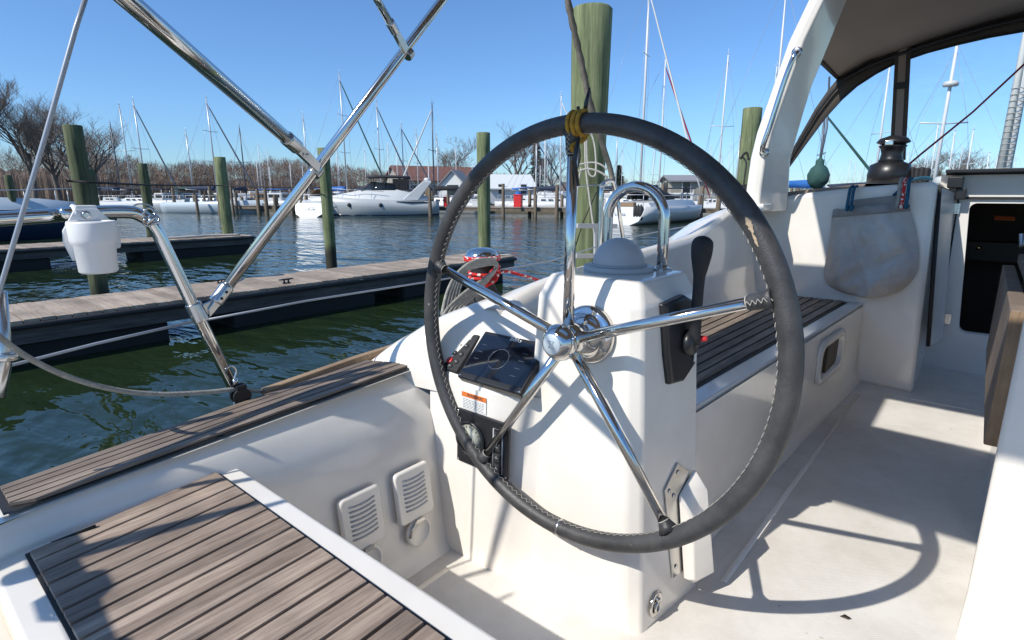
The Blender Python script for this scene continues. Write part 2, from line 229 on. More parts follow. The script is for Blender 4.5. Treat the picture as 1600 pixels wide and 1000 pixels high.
# ---------------------------------------------------------------- mesh helpers
class MB:
    def __init__(s): s.v=[]; s.f=[]; s.sm=[]
    def add(s,vs,fs,smooth=True):
        o=len(s.v); s.v+=[Vector(v) for v in vs]; s.f+=[[i+o for i in f] for f in fs]; s.sm+=[smooth]*len(fs); return s
    def box(s,a,b,mtx=None):
        x0,y0,z0=a; x1,y1,z1=b
        vs=[Vector(p) for p in ((x0,y0,z0),(x1,y0,z0),(x1,y1,z0),(x0,y1,z0),(x0,y0,z1),(x1,y0,z1),(x1,y1,z1),(x0,y1,z1))]
        if mtx: vs=[mtx@v for v in vs]
        return s.add(vs,[(0,3,2,1),(4,5,6,7),(0,1,5,4),(1,2,6,5),(2,3,7,6),(3,0,4,7)],False)
    def tube(s,pts,r,n=12,closed=False,caps=True,r1=None):
        P=[Vector(p) for p in pts]; N=len(P); rr=r if isinstance(r,(list,tuple)) else [r+((r1-r)*i/(N-1) if r1 is not None else 0) for i in range(N)]
        vs=[];prev=None
        for i,p in enumerate(P):
            if closed: t=(P[(i+1)%N]-P[i-1])
            else: t=(P[min(i+1,N-1)]-P[max(i-1,0)])
            t.normalize()
            if prev is None:
                a=Vector((0,0,1)) if abs(t.z)<.9 else Vector((1,0,0)); u=t.cross(a).normalized()
            else: u=(prev-t*prev.dot(t)).normalized()
            prev=u; v=t.cross(u)
            for k in range(n): a=2*PI*k/n; vs.append(p+(u*math.cos(a)+v*math.sin(a))*rr[i])
        fs=[]
        for i in range(N if closed else N-1):
            j=(i+1)%N
            for k in range(n): fs.append((i*n+k,i*n+(k+1)%n,j*n+(k+1)%n,j*n+k))
        s.add(vs,fs)
        if caps and not closed:
            s.add(vs[:n],[tuple(range(n))[::-1]],False); s.add(vs[-n:],[tuple(range(n))],False)
        return s
    def lathe(s,prof,org=(0,0,0),axis=(0,0,1),n=32,caps=True):
        ax=Vector(axis).normalized(); a=Vector((0,0,1)) if abs(ax.z)<.9 else Vector((1,0,0)); u=ax.cross(a).normalized(); v=ax.cross(u); o=Vector(org)
        vs=[o+ax*h+(u*math.cos(2*PI*k/n)+v*math.sin(2*PI*k/n))*max(r,1e-5) for r,h in prof for k in range(n)]
        fs=[(i*n+k,i*n+(k+1)%n,(i+1)*n+(k+1)%n,(i+1)*n+k) for i in range(len(prof)-1) for k in range(n)]
        s.add(vs,fs)
        if caps:
            if prof[0][0]>1e-4: s.add(vs[:n],[tuple(range(n))[::-1]],False)
            if prof[-1][0]>1e-4: s.add(vs[-n:],[tuple(range(n))],False)
        return s
    def prism(s,poly,vec):
        P=[Vector(p) for p in poly]; n=len(P); V=Vector(vec)
        return s.add(P+[p+V for p in P],[tuple(range(n))[::-1],tuple(range(n,2*n))]+[(i,(i+1)%n,(i+1)%n+n,i+n) for i in range(n)],False)
    def loft(s,rows,closed=False,caps=False,smooth=True):
        n=len(rows[0]); vs=[p for r in rows for p in r]; fs=[]
        for i in range(len(rows)-1):
            for k in range(n if closed else n-1):
                fs.append((i*n+k,i*n+(k+1)%n,(i+1)*n+(k+1)%n,(i+1)*n+k))
        s.add(vs,fs,smooth)
        if caps: s.add(rows[0],[tuple(range(n))[::-1]],False); s.add(rows[-1],[tuple(range(n))],False)
        return s
    def build(s,name,mt,parent=None,bevel=0,solid=0,subd=0,origin=None,seg=3,ang=35,fix=True):
        me=bpy.data.meshes.new(name); o0=Vector(origin) if origin else Vector((0,0,0))
        me.from_pydata([v-o0 for v in s.v],[],s.f); me.materials.append(M[mt] if isinstance(mt,str) else mt)
        me.polygons.foreach_set('use_smooth',s.sm)
        if fix:
            bm=bmesh.new(); bm.from_mesh(me); bmesh.ops.remove_doubles(bm,verts=bm.verts,dist=2e-5); bmesh.ops.recalc_face_normals(bm,faces=bm.faces); bm.to_mesh(me); bm.free()
        o=bpy.data.objects.new(name,me); C.objects.link(o); o.location=o0
        if parent: o.parent=parent; o.matrix_parent_inverse=parent_world(parent).inverted()
        if subd: q=o.modifiers.new('s','SUBSURF'); q.levels=subd; q.render_levels=subd
        if solid: q=o.modifiers.new('t','SOLIDIFY'); q.thickness=solid; q.offset=0
        if bevel:
            q=o.modifiers.new('b','BEVEL'); q.width=bevel; q.segments=seg; q.limit_method='ANGLE'; q.angle_limit=R(ang); q.harden_normals=False
            for p in me.polygons: p.use_smooth=True
            q=o.modifiers.new('w','WEIGHTED_NORMAL'); q.keep_sharp=False
        return o
def parent_world(o):
    mw=Matrix.LocRotScale(o.location,o.rotation_euler,o.scale)
    if o.parent: mw=parent_world(o.parent)@o.matrix_parent_inverse@mw
    return mw
def tag(o,label=None,cat=None,group=None,kind=None):
    if label: o['label']=label
    if cat: o['category']=cat
    if group: o['group']=group
    if kind: o['kind']=kind
    return o
def thing(name,label,cat,loc=(0,0,0),group=None,rz=0):
    o=bpy.data.objects.new(name,None); C.objects.link(o); o.location=loc; o.rotation_euler=(0,0,rz); o.empty_display_size=.1
    return tag(o,label,cat,group)
def smooth(pts,k=6,closed=False):
    P=[Vector(p) for p in pts]; out=[]; n=len(P)
    for i in range(n if closed else n-1):
        if closed: a,b,c,d=P[i-1],P[i],P[(i+1)%n],P[(i+2)%n]
        else: a,b,c,d=P[max(i-1,0)],P[i],P[i+1],P[min(i+2,n-1)]
        for j in range(k):
            t=j/k; out.append(.5*((2*b)+(c-a)*t+(2*a-5*b+4*c-d)*t*t+(3*b-a-3*c+d)*t**3))
    if not closed: out.append(P[-1])
    return out
def lerp(a,b,t): return a+(b-a)*t
def interp(tab,x):
    if x<=tab[0][0]: return tab[0][1]
    for (a,va),(b,vb) in zip(tab,tab[1:]):
        if x<=b: return va+(vb-va)*(x-a)/(b-a)
    return tab[-1][1]
def text(s,size,origin,ux,uy,mt,name,parent,ext=.0006,ctr=True):
    cu=bpy.data.curves.new(name,'FONT'); cu.body=s; cu.size=size; cu.extrude=ext
    if ctr: cu.align_x='CENTER'; cu.align_y='CENTER'
    tmp=bpy.data.objects.new('t',cu); C.objects.link(tmp); dg=bpy.context.evaluated_depsgraph_get(); me=bpy.data.meshes.new_from_object(tmp.evaluated_get(dg)); bpy.data.objects.remove(tmp)
    o=bpy.data.objects.new(name,me); C.objects.link(o); me.materials.clear(); me.materials.append(M[mt])
    ux=Vector(ux).normalized(); uy=Vector(uy); uy=(uy-ux*uy.dot(ux)).normalized(); uz=ux.cross(uy)
    mm=Matrix((ux,uy,uz)).transposed().to_4x4(); mm.translation=Vector(origin); me.transform(mm)
    if parent: o.parent=parent; o.matrix_parent_inverse=parent_world(parent).inverted()
    return o
#=STRUCTURE
# ---------------------------------------------------------------- water and shore
def far_line(t): return Vector((lerp(22,36,t),lerp(58.5,26,t),0))   # line of the far pier
mb=MB(); mb.add([(-600,-900,WZ),(900,-900,WZ),(900,900,WZ),(-600,900,WZ)],[(0,1,2,3)],False); tag(mb.build('water','water'),kind='structure')
sh=[(-120,75),(0,82),(18,80),(28,66),(44,30),(60,-8),(90,-60),(110,-140),(900,-900),(900,900),(-600,900),(-600,75)]
mb=MB(); mb.prism([(x,y,WZ-.6) for x,y in sh],(0,0,1.05)); tag(mb.build('shore','shore'),kind='structure')
#=BOAT
# ---------------------------------------------------------------- our boat: the cockpit moulding
boat=thing('sailboat','white fibreglass sailing boat cockpit with grey weathered teak seats, seen from its port helm','sailboat',(1.5,-.35,WZ))
SZ=-.97
mb=MB(); mb.box((-1.2,-1.8,SZ-.05),(3.98,1.10,SZ)); mb.build('cockpit_sole','sole',boat)
# raised smooth borders round the non-skid panel on the sole
mb=MB()
mb.tube([(1.30,.385,SZ-.004),(3.1,.365,SZ-.004)],.010,8); mb.tube([(3.2,.30,SZ-.004),(3.2,-.1,SZ-.004)],.008,8)
mb.tube([(-.9,.955,SZ-.006),(.88,.965,SZ-.006)],.012,8)
mb.build('sole_moulding','gel',boat)
# inner wall beside the port helm, from sole to side deck
def teak_in(x): return Vector((x,interp([(-1.2,.92),(.1,1.12),(.97,1.175)],x),interp([(-1.2,-.53),(.1,-.495),(.97,-.474)],x)))
rows=[]
for i in range(25):
    x=lerp(-1.2,1.06,i/24); t=teak_in(x); sp=t.y-1.12
    prof=[(.97,SZ-.01),(1.015,SZ),(1.03,SZ+.03),(1.05,-.80),(1.066,-.68),(1.078,-.58),(1.09,-.53),(1.102,-.508),(t.y-.006,t.z-.006)]
    rows.append([(x,y+(sp if k>5 else sp*.25),z) for k,(y,z) in enumerate(prof)])
mb=MB(); mb.loft(rows); mb.build('cockpit_wall','gel',boat,subd=1)
# side deck under the teak, to the hull edge
def teak_out(x): return Vector((x,interp([(-1.2,1.04),(.09,1.222),(.5,1.272),(.93,1.315)],x),interp([(-1.2,-.53),(.1,-.495),(.97,-.474)],x)))
rows=[]
for i in range(30):
    x=lerp(-1.2,4.6,i/29); yi=teak_in(x).y-.01 if x<1.0 else 1.16; zi=interp([(-1.2,-.53),(.1,-.495),(.97,-.474),(4.6,-.40)],x); yo=interp([(-1.2,1.07),(.1,1.255),(1,1.36),(2.5,1.45),(4.6,1.50)],x)
    rows.append([(x,yi,zi-.003),(x,yo-.02,zi-.004),(x,yo,zi-.015),(x,yo+.012,zi-.05),(x,yo+.02,zi-.3),(x,yo-.1,zi-1.0),(x,yo-.5,zi-1.5)])
mb=MB(); mb.loft(rows); mb.build('side_deck','gel',boat)
# hull sides on the far side and the stern, closing the boat
mb=MB(); mb.box((-1.3,-2.1,-1.9),(4.6,-1.75,-.45)); mb.box((-1.35,-2.0,-1.9),(-1.2,1.0,-.55)); mb.build('hull','gel',boat,bevel=.03)
# teak strip on the side deck: five planks over black caulking
mb=MB(); mk=MB(); XA,XB=.10,.955
def strip(x,s,dz):
    a=teak_in(x); b=teak_out(x); p=a.lerp(b,s); return Vector((x+(1-s)*.0,p.y,p.z+dz))
N=24
def xend(s): return XA+.02*math.cos(min(1,abs(s-.5)*2)*PI/2)*0, XB-.06*s
rows=[]
for i in range(N+1):
    r=[]
    for s in (-.04,.5,1.04):
        xa,xb=XA-.012,lerp(.972,.905,s); x=lerp(xa,xb,i/N); r.append(strip(x,s,.0035))
    rows.append(r)
mk.loft(rows); mk.build('teak_caulking','caulk',boat)
for k in range(5):
    g=.018; s0=k/5+g; s1=(k+1)/5-g; rows=[]
    for i in range(N+1):
        x0=lerp(XA+(.03 if k==0 else .0),lerp(.965,.905,s0),i/N); x1=lerp(XA,lerp(.965,.905,s1),i/N)
        a0=strip(x0,s0,.0045);a1=strip(x0,s0,.010);b1=strip(x1,s1,.010);b0=strip(x1,s1,.0045); rows.append([a0,a1,b1,b0])
    mb.loft(rows,caps=True,smooth=False)
mb.build('deck_teak','teak_deck',boat)
# varnished rubbing strip and white step on the deck edge
mb=MB(); mb.loft([[(x,y-.012,z+.0),(x,y-.012,z+.024),(x,y+.012,z+.024),(x,y+.012,z-.03)] for x,y,z in [(lerp(.60,3.5,i/20),interp([(.48,1.285),(.9,1.345),(2.5,1.44),(3.5,1.47)],lerp(.60,3.5,i/20)),interp([(.1,-.503),(.97,-.482),(3.5,-.42)],lerp(.60,3.5,i/20))) for i in range(21)]],closed=True,caps=True,smooth=False)
mb.build('toe_rail','teak_end',boat,bevel=.004)
mb=MB(); mb.loft([[(x,y,-.53),(x,y,-.508),(x,y+.035,-.512),(x,y+.045,-.53)] for x,y in [(lerp(-.3,.36,i/8),lerp(1.20,1.275,i/8)) for i in range(9)]],closed=True,caps=True,smooth=False); mb.build('stern_step_edge','gel2',boat,bevel=.008)
# helm seat
HX0,HX1,HZt=.055,.450,-.548
mb=MB()
rows=[]
mb.prism([(HX0,1.10,HZt),(HX1-.005,1.12,HZt),(HX1,.30,HZt),(HX1,-1.5,HZt),(HX0-.02,-1.5,HZt),(HX0,.30,HZt)],(0,0,-.43))
mb.build('helm_seat','gel',boat,bevel=.010,seg=4)
mb=MB(); mb.prism([(-.12,.98,-.575),(HX0+.01,1.075,-.575),(HX0+.01,-1.5,-.575),(-.12,-1.5,-.575)],(0,0,-.4)); mb.box((-.75,-1.5,-.97),(-.14,1.0,-.62)); mb.build('stern_bench','gel',boat,bevel=.03,seg=4)
mb=MB(); mb.prism([(.098,1.068,HZt-.004),(.404,1.105,HZt-.004),(.406,-.6,HZt-.004),(.098,-.6,HZt-.004)],(0,0,.0075)); mb.build('seat_caulking','caulk',boat)
mb=MB(); y=1.08; g=.0027; k=0
while y>-.5:
    sk=.028*max(0,(y-.6)/.48)+.012
    y2=y-.0405; sk2=.028*max(0,(y2-.6)/.48)+.012
    a=[(.103,y-g-sk/2+.0,0),(.397,y-g+sk/2,0),(.397,y2+g+sk2/2,0),(.103,y2+g-sk2/2,0)]
    mb.add([(p[0],p[1],HZt+.003) for p in a]+[(p[0],p[1],HZt+.011) for p in a],[(4,5,6,7),(0,1,5,4),(1,2,6,5),(2,3,7,6),(3,0,4,7)],False)
    y=y2
mb.build('seat_teak','teak',boat,bevel=.0012,seg=1)
for qa,qb in (((80,850),(150,822)),((235,765),(326,729))): mb=MB(); mb.tube([U(*qa,z=-.54),U(*qb,z=-.535)],.0035,6); mb.build('seat_gasket','caulk',boat)
# console: lower aft face and the sloped instrument top blending into the coaming nose
def blockX(z): return lerp(.985,1.045,(z-SZ)/(.74))     # aft face of the pedestal block
cols=[.70,.75,.785,.82,.855,.89,.94,1.0,1.05,1.09]
rows=[]
for z in (SZ-.01,-.93,-.80,-.65,-.55,-.50,-.485):
    r=[]
    for yy in cols:
        t=min(1,max(0,(yy-.75)/.14)); t=t*t*(3-2*t); xc=lerp(.948,.966,(z-SZ)/.49)
        r.append((lerp(blockX(z)+.004,xc,t),yy+(0.012 if yy>1.06 else 0),z))
    rows.append(r)
mb=MB(); mb.loft(rows); mb.build('console_face','gel',boat)
G={ .785:[(1.026,-.480),(1.036,-.45),(1.06,-.40),(1.10,-.36),(1.20,-.36)],
    .82:[(.992,-.480),(1.01,-.4395),(1.06,-.3945),(1.10,-.36),(1.20,-.36)],
    .90:[(.965,-.480),(1.01,-.4395),(1.06,-.3945),(1.11,-.345),(1.19,-.335)],
    1.0:[(.965,-.480),(1.01,-.4395),(1.06,-.3945),(1.12,-.315),(1.18,-.282)],
    1.08:[(.957,-.480),(.985,-.43),(1.03,-.370),(1.10,-.315),(1.20,-.290)],
    1.13:[(.948,-.478),(.962,-.405),(.99,-.350),(1.06,-.322),(1.26,-.308)],
    1.18:[(.944,-.476),(.960,-.405),(.99,-.365),(1.08,-.345),(1.28,-.332)],
    1.25:[(.935,-.474),(.958,-.435),(1.0,-.405),(1.1,-.39),(1.3,-.37)],
    1.31:[(.925,-.476),(.955,-.455),(1.0,-.43),(1.1,-.41),(1.3,-.40)],
    1.34:[(.92,-.485),(.95,-.482),(1.0,-.482),(1.1,-.482),(1.3,-.48)]}
rows=[[(G[yy][0][0]+.003,yy,-.52)]+[(x,yy,z) for x,z in G[yy]] for yy in sorted(G)]
mb=MB(); mb.loft(rows); mb.build('console_top','gel',boat,subd=2)
# coaming from console forward to the cabin
cz=[(1.10,-.31),(1.3,-.262),(1.38,-.245),(1.95,-.21),(2.3,-.19),(2.48,-.178),(2.62,-.15),(2.9,-.085),(3.1,-.06),(3.4,-.035),(4.6,.0)]
cy=[(1.1,.99),(2.5,1.0),(3.4,1.03),(4.6,1.05)]
rows=[]
xs=[1.12,1.2,1.3,1.45,1.6,1.8,2.0,2.2,2.4,2.5,2.6,2.7,2.8,2.9,3.0,3.1,3.3,3.6,4.0,4.6]
for x in xs:
    zt=interp(cz,x); yi=interp(cy,x); yb=.945
    yo=interp([(1.1,1.24),(1.4,1.2),(3.4,1.26),(4.6,1.28)],x)
    rows.append([(x,yb-.02,-.56),(x,yb,-.53),(x,yb+.012,-.48),(x,yi-.012,zt-.035),(x,yi-.002,zt-.010),(x,yi+.014,zt),(x,(yi+yo)/2,zt-.034),(x,yo-.04,zt-.070),(x,yo,zt-.10),(x,yo+.06,-.46)])
mb=MB(); mb.loft(rows); mb.build('coaming','gel',boat,ang=30)
mb=MB(); mb.prism([(1.10,.80,-.36),(1.19,1.0,-.29),(1.19,1.0,-.6),(1.10,.8,-.6)],(.02,0,0)); mb.build('console_bulkhead','gel',boat)
# main cockpit port seat
mb=MB(); mb.prism([(1.10,.535,-.548),(1.43,.515,-.548),(3.34,.425,-.548),(3.34,.96,-.548),(1.10,.96,-.548)],(0,0,-.03)); mb.build('cockpit_seat','gel',boat,bevel=.007,seg=3)
wx0,wx1,wz0,wz1=2.52,2.92,-.775,-.620
def sf(x,z): return Vector((x,lerp(.520,.418,(x-1.15)/2.2)-(.0 if z>-.9 else .03*((-.9-z)/.07)),z))
rows=[]
xs=[1.10,1.3,1.6,2.0,2.3,wx0,wx1,3.1,3.34]; zs=[-.560,wz1,wz0,-.90,-.94,-.97]
mb=MB()
for i in range(len(xs)-1):
    for j in range(len(zs)-1):
        if xs[i]==wx0 and zs[j]==wz1: continue
        mb.add([sf(xs[i],zs[j]),sf(xs[i+1],zs[j]),sf(xs[i+1],zs[j+1]),sf(xs[i],zs[j+1])],[(0,1,2,3)])
mb.build('seat_front','gel',boat)
# locker recess in the seat front
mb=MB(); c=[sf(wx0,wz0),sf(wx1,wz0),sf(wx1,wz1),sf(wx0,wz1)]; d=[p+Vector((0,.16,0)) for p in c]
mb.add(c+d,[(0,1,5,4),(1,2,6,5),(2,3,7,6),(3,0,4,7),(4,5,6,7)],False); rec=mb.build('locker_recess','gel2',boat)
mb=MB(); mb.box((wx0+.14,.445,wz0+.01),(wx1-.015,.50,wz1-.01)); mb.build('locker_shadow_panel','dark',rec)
def rrect(cx,cz,hx,hz,r,n=6):
    out=[]
    for sx,sz,a0 in ((1,1,0),(-1,1,90),(-1,-1,180),(1,-1,270)):
        for k in range(n+1):
            a=R(a0+90*k/n); out.append((cx+sx*(hx-r)+r*math.cos(a),cz+sz*(hz-r)+r*math.sin(a)))
    return out
mb=MB(); o1=rrect((wx0+wx1)/2,(wz0+wz1)/2,.205,.098,.06); o2=rrect((wx0+wx1)/2,(wz0+wz1)/2,.172,.068,.045)
def ring(mb,o1,o2,f,t):
    n=len(o1); A=[f(*p,0) for p in o1];B=[f(*p,t) for p in o1];Cc=[f(*p,t) for p in o2];D=[f(*p,-t) for p in o2]
    mb.loft([[q[i] for i in range(n)] for q in (A,B,Cc,D)],closed=True)
ring(mb,o1,o2,lambda x,z,t: sf(x,z)+Vector((0,-t-.001,0)),.014); mb.build('locker_frame','gel',boat)
# port seat teak
mk=MB(); mk.prism([(1.2,.585,-.549),(3.27,.49,-.549),(3.27,.93,-.549),(1.2,.93,-.549)],(0,0,.005)); mk.build('cockpit_seat_caulking','caulk',boat)
mb=MB(); y0a,y0b=.592,.497; n=9
for k in range(n):
    f=lambda s,x: lerp(lerp(y0a,y0b,(x-1.2)/2.07),.925,s); s0=k/n+.012; s1=(k+1)/n-.012
    a=[(1.2,f(s0,1.2)),(3.265,f(s0,3.265)),(3.265,f(s1,3.265)),(1.2,f(s1,1.2))]
    mb.add([(x,y,-.547) for x,y in a]+[(x,y,-.538) for x,y in a],[(4,5,6,7),(0,1,5,4),(1,2,6,5),(2,3,7,6),(3,0,4,7)],False)
mb.build('cockpit_seat_teak','teak_deck',boat)
# cabin aft bulkhead and companionway surround
def rooftop(y): return interp([(-2,.10),(.2,.058),(.53,.032),(.75,.005),(1.0,-.038),(1.1,-.06)],y)
poly=[(3.30,1.08,-.56),(3.30,.44,-.56),(3.34,.425,SZ-.01),(3.30,.160,SZ-.01),(3.30,.197,rooftop(.2))]+[(3.30,y,rooftop(y)) for y in (.35,.53,.65,.75,.9,1.0,1.08)]
P=[Vector(p) for p in poly]
mb=MB(); mb.prism(P,(1.3,0,0)); mb.build('cabin_bulkhead','gel',boat,bevel=.028,seg=4)
mb=MB(); mb.box((3.9,-.045,-.775),(3.96,.20,.09)); 
o=rrect(-.20,-.41,.245,.352,.05)
mb=MB()
# doorway wall with a rounded opening
out=[(.22,.10),(-.62,.10),(-.62,-.98),(.22,-.98)]
def wall(mb,x,out,hole):
    bm=bmesh.new(); vo=[bm.verts.new((x,a,b)) for a,b in out]; vh=[bm.verts.new((x,a,b)) for a,b in hole]
    es=[bm.edges.new((vo[i],vo[(i+1)%len(vo)])) for i in range(len(vo))]+[bm.edges.new((vh[i],vh[(i+1)%len(vh)])) for i in range(len(vh))]
    bmesh.ops.triangle_fill(bm,edges=es,use_beauty=True); bm.verts.index_update(); mb.add([v.co.copy() for v in bm.verts],[[v.index for v in f.verts] for f in bm.faces],False); bm.free()
hole=[(y+(.05*(z+.755)/.7 if y>-.2 else 0),z) for y,z in rrect(-.205,-.40,.235,.352,.035)]
wall(mb,3.9,out,hole); n=len(hole); mb.loft([[(3.9,a,b) for a,b in hole],[(3.97,a,b) for a,b in hole]],closed=True)
mb.build('companionway_frame','gel2',boat)
mb=MB(); mb.box((3.885,-.62,-.028),(3.899,.165,-.015)); mb.box((3.86,-.62,.098),(3.90,.20,.106)); mb.tube([(3.893,.13,-.03),(3.893,.12,-.79)],.004,6); mb.build('companionway_gasket','caulk',boat)
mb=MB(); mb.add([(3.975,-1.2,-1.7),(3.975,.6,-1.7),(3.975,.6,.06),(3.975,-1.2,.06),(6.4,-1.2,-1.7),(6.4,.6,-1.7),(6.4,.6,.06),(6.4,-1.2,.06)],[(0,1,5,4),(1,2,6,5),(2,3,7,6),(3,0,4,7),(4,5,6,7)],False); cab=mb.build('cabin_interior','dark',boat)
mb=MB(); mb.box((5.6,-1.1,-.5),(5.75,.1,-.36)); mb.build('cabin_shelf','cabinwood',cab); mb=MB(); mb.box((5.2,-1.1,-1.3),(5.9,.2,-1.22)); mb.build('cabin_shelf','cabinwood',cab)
mb=MB(); mb.prism([U(1554,337,x=5.1),U(1586,339,x=5.1),U(1586,345,x=5.1),U(1554,344,x=5.1)],(.1,0,0)); mb.build('orange_cloth','orangecloth',cab)
mb=MB(); mb.lathe([(.0,.0),(.014,.004),(.016,.014),(0,.02)],U(1529,387,x=5.0),(-1,0,0),12); mb.build('cabin_glint','brass',cab)  # brass knob added to stand in for a glint in the dark cabin
# hatch slide and coachroof lip over the doorway
mb=MB(); mb.box((3.78,-.62,.107),(4.6,.20,.125)); mb.build('hatch_runner','black',boat,bevel=.003)
mb=MB(); mb.box((3.80,.12,.03),(3.89,.185,.09)); mb.box((3.82,.10,-.03),(3.87,.145,.03)); mb.build('hatch_latch_block','black',boat,bevel=.006)
# open door leaf folded against the surround
dr=thing('companionway_door','narrow grey companionway door with black edging standing open against its white frame','door',(3.88,.15,-.8))
dq=[U(1468,293,x=3.40),U(1488,301,x=3.84),U(1470,528,x=3.84),U(1450,540,x=3.40)]
mb=MB(); mb.prism(dq,(.0,-.010,0)); mb.build('door_panel','gel2',dr,bevel=.002)
mb=MB(); mb.tube(dq+[dq[0]],.0095,6); mb.build('door_edging','caulk',dr)
for py in (326,498):
    mb=MB(); p=U(1492 if py<400 else 1478,py,x=3.885); mb.box((p.x-.004,p.y-.022,p.z-.028),(p.x+.003,p.y+.018,p.z+.028)); mb.tube([(p.x-.006,p.y+.02,p.z-.028),(p.x-.006,p.y+.02,p.z+.028)],.005,8); hg=mb.build('hinge','steel2',dr,bevel=.001)
    for a in (-.010,.008):
        for b in (-.017,.0,.017): mk=MB(); mk.lathe([(0.003,0),(.002,.002),(0,.0025)],(p.x-.004,p.y+a,p.z+b),(-1,0,0),8); mk.build('screw','steel',hg)
mb=MB(); p=U(1443,558,x=3.6); mb.lathe([(.012,0),(.016,.004),(.012,.012),(0,.014)],(p.x,.194,p.z),(0,-1,0),16); mb.lathe([(.006,.0),(.006,.03)],(p.x,.19,p.z),(0,-1,0),12); mb.build('door_catch','steel',boat)
# ventilators in the helm wall
for k,(x0,x1) in enumerate(((.633,.745),(.792,.905))):
    vt=thing('ventilator','','ventilator')
    vt['label']=('louvred cream vent plate in the helm wall, the one nearer the helm seat','louvred cream vent plate in the helm wall, the one nearer the steering console')[k]; vt['group']='vent plates in the cockpit wall'
    def wy(z): return interp([(-.97,1.03),(-.94,1.03),(-.8,1.05),(-.68,1.066),(-.58,1.078)],z)
    cxx=(x0+x1)/2; hh=.058
    def vp(x,z,t): return Vector((x,wy(z)-t,z))
    # plate
    o1=rrect(cxx,-.765,hh,.070,.012,3); mb=MB(); n=len(o1)
    mb.loft([[vp(a,b,.001) for a,b in o1],[vp(a,b,.009) for a,b in o1],[vp(cxx+(a-cxx)*.93,-.765+(b+.765)*.93,.013) for a,b in o1]],closed=True)
    mb.add([vp(cxx+(a-cxx)*.93,-.765+(b+.765)*.93,.013) for a,b in o1],[tuple(range(n))],False)
    pl=mb.build('plate','gel',vt)
    mb=MB()
    for j in range(8):
        z=-.722-.0115*j
        for s in (0,1):
            pts=[vp(cxx+.036*q,z+.004*abs(q)**2-.0,.0135) for q in (-1,-.5,0,.5,1)]
        mb.tube(pts,.0026,6)
    mb.build('slot','grey',pl)
    mb=MB(); q=vp(cxx,-.872,.0); mb.lathe([(.040,.0),(.040,.008),(.036,.011),(.033,.011),(.031,.007),(0,.007)],q,(0,-1,.1),28); cp=mb.build('round_cover','gel',vt)
    mb=MB(); mb.box((cxx-.012,q.y-.014,q.z+.031),(cxx+.014,q.y-.009,q.z+.041)); mb.tube([(cxx-.034,q.y-.011,q.z),(cxx-.028,q.y-.012,q.z+.022),(cxx-.012,q.y-.012,q.z+.036)],.004,8); mb.build('cover_tab','steel2',cp)
mb=MB(); mb.lathe([(.008,0),(.008,.006),(.004,.010),(0,.011)],U(678,861,z=-.965),(0,-.3,1),12); mb.build('drain_fitting','steel2',boat)
# ---------------------------------------------------------------- steering pedestal
ped=thing('steering_pedestal','white moulded steering pedestal carrying compass, grab rail and throttle behind the wheel','steering pedestal',(1.2,.6,SZ))
def pedpoly(z):
    t=(z-SZ)/(.74); xa=lerp(.985,1.045,t); ys=lerp(.462,.528,t); yp=lerp(.812,.797,t); xb=lerp(1.25,1.30,min(1,t)); yb=lerp(.434,.506,t)
    c=.022
    return [(xa+.0,yp),(xa+.002,ys+c*1.4),(xa+c,ys+.002),(xb,yb),(xb,yp)]
rows=[[Vector((x,y,z)) for x,y in pedpoly(z)] for z in (SZ-.01,-.8,-.6,-.4,-.235)]
tp=[Vector((lerp(x,1.19,.12 if i<3 else .04),lerp(y,.68,.16),-.190)) for i,(x,y) in enumerate(pedpoly(-.23))]
tp[0]=Vector((1.075,.782,-.185)); tp[1]=Vector((1.075,.570,-.185)); tp[2]=Vector((1.095,.552,-.185)); tp[3]=Vector((1.315,.548,-.185)); tp[4]=Vector((1.345,.81,-.185))
rows.append(tp)
mb=MB(); mb.loft(rows,closed=True,caps=True,smooth=False); body=mb.build('pedestal_body','gel',ped,bevel=.009,seg=4,ang=12)
# raised seam moulding across the aft face, base lip
# compass
cc=U(966,421,z=-.183)
mb=MB(); mb.lathe([(.0635,.012)]+[(.0635*math.cos(R(a)),.018+.0635*math.sin(R(a))) for a in range(0,91,6)],(cc.x,cc.y,-.186),(0,0,1),40); cpo=mb.build('compass','dome',ped)
mb=MB(); mb.lathe([(.083,0),(.086,.002),(.086,.011),(.083,.0135)],(cc.x,cc.y,-.1855),(0,0,1),44); mb.build('compass_collar','dome',cpo); mb=MB(); mb.lathe([(.070,.013),(.070,.017),(.066,.0185)],(cc.x,cc.y,-.1855),(0,0,1),40); mb.build('compass_gasket','grey',cpo)
# grab rail
a=Vector((1.305,.765,-.2)); b=Vector((1.305,.606,-.2)); r0=(a.y-b.y)/2; ztop=.018-.0
pts=[(a.x,a.y,-.2),(a.x,a.y,-.12),(a.x,a.y,ztop-r0)]+[(a.x,(a.y+b.y)/2+r0*math.cos(R(t)),ztop-r0+r0*math.sin(R(t))) for t in range(10,171,10)]+[(b.x,b.y,ztop-r0),(b.x,b.y,-.12),(b.x,b.y,-.2)]
mb=MB(); mb.tube(pts,.0135,16); gr=mb.build('grab_rail','steel',ped)
for q in (a,b): mb=MB(); mb.lathe([(.026,0),(.026,.004),(.018,.007)],(q.x,q.y,-.186),(0,0,1),20); mb.build('rail_foot','steel2',gr)
# steering shaft flange
W=Vector((.957,.647,-.304)); NA=Vector((-.9993,.0167,.0321)); NA.normalize()
fl=W-NA*.075
mb=MB(); mb.lathe([(.066,-.012),(.067,0),(.064,.006),(.056,.010),(.050,.011),(.047,.020),(.034,.030),(.026,.034),(.024,.075)],fl,NA,40); fo=mb.build('shaft_flange','steel',ped)
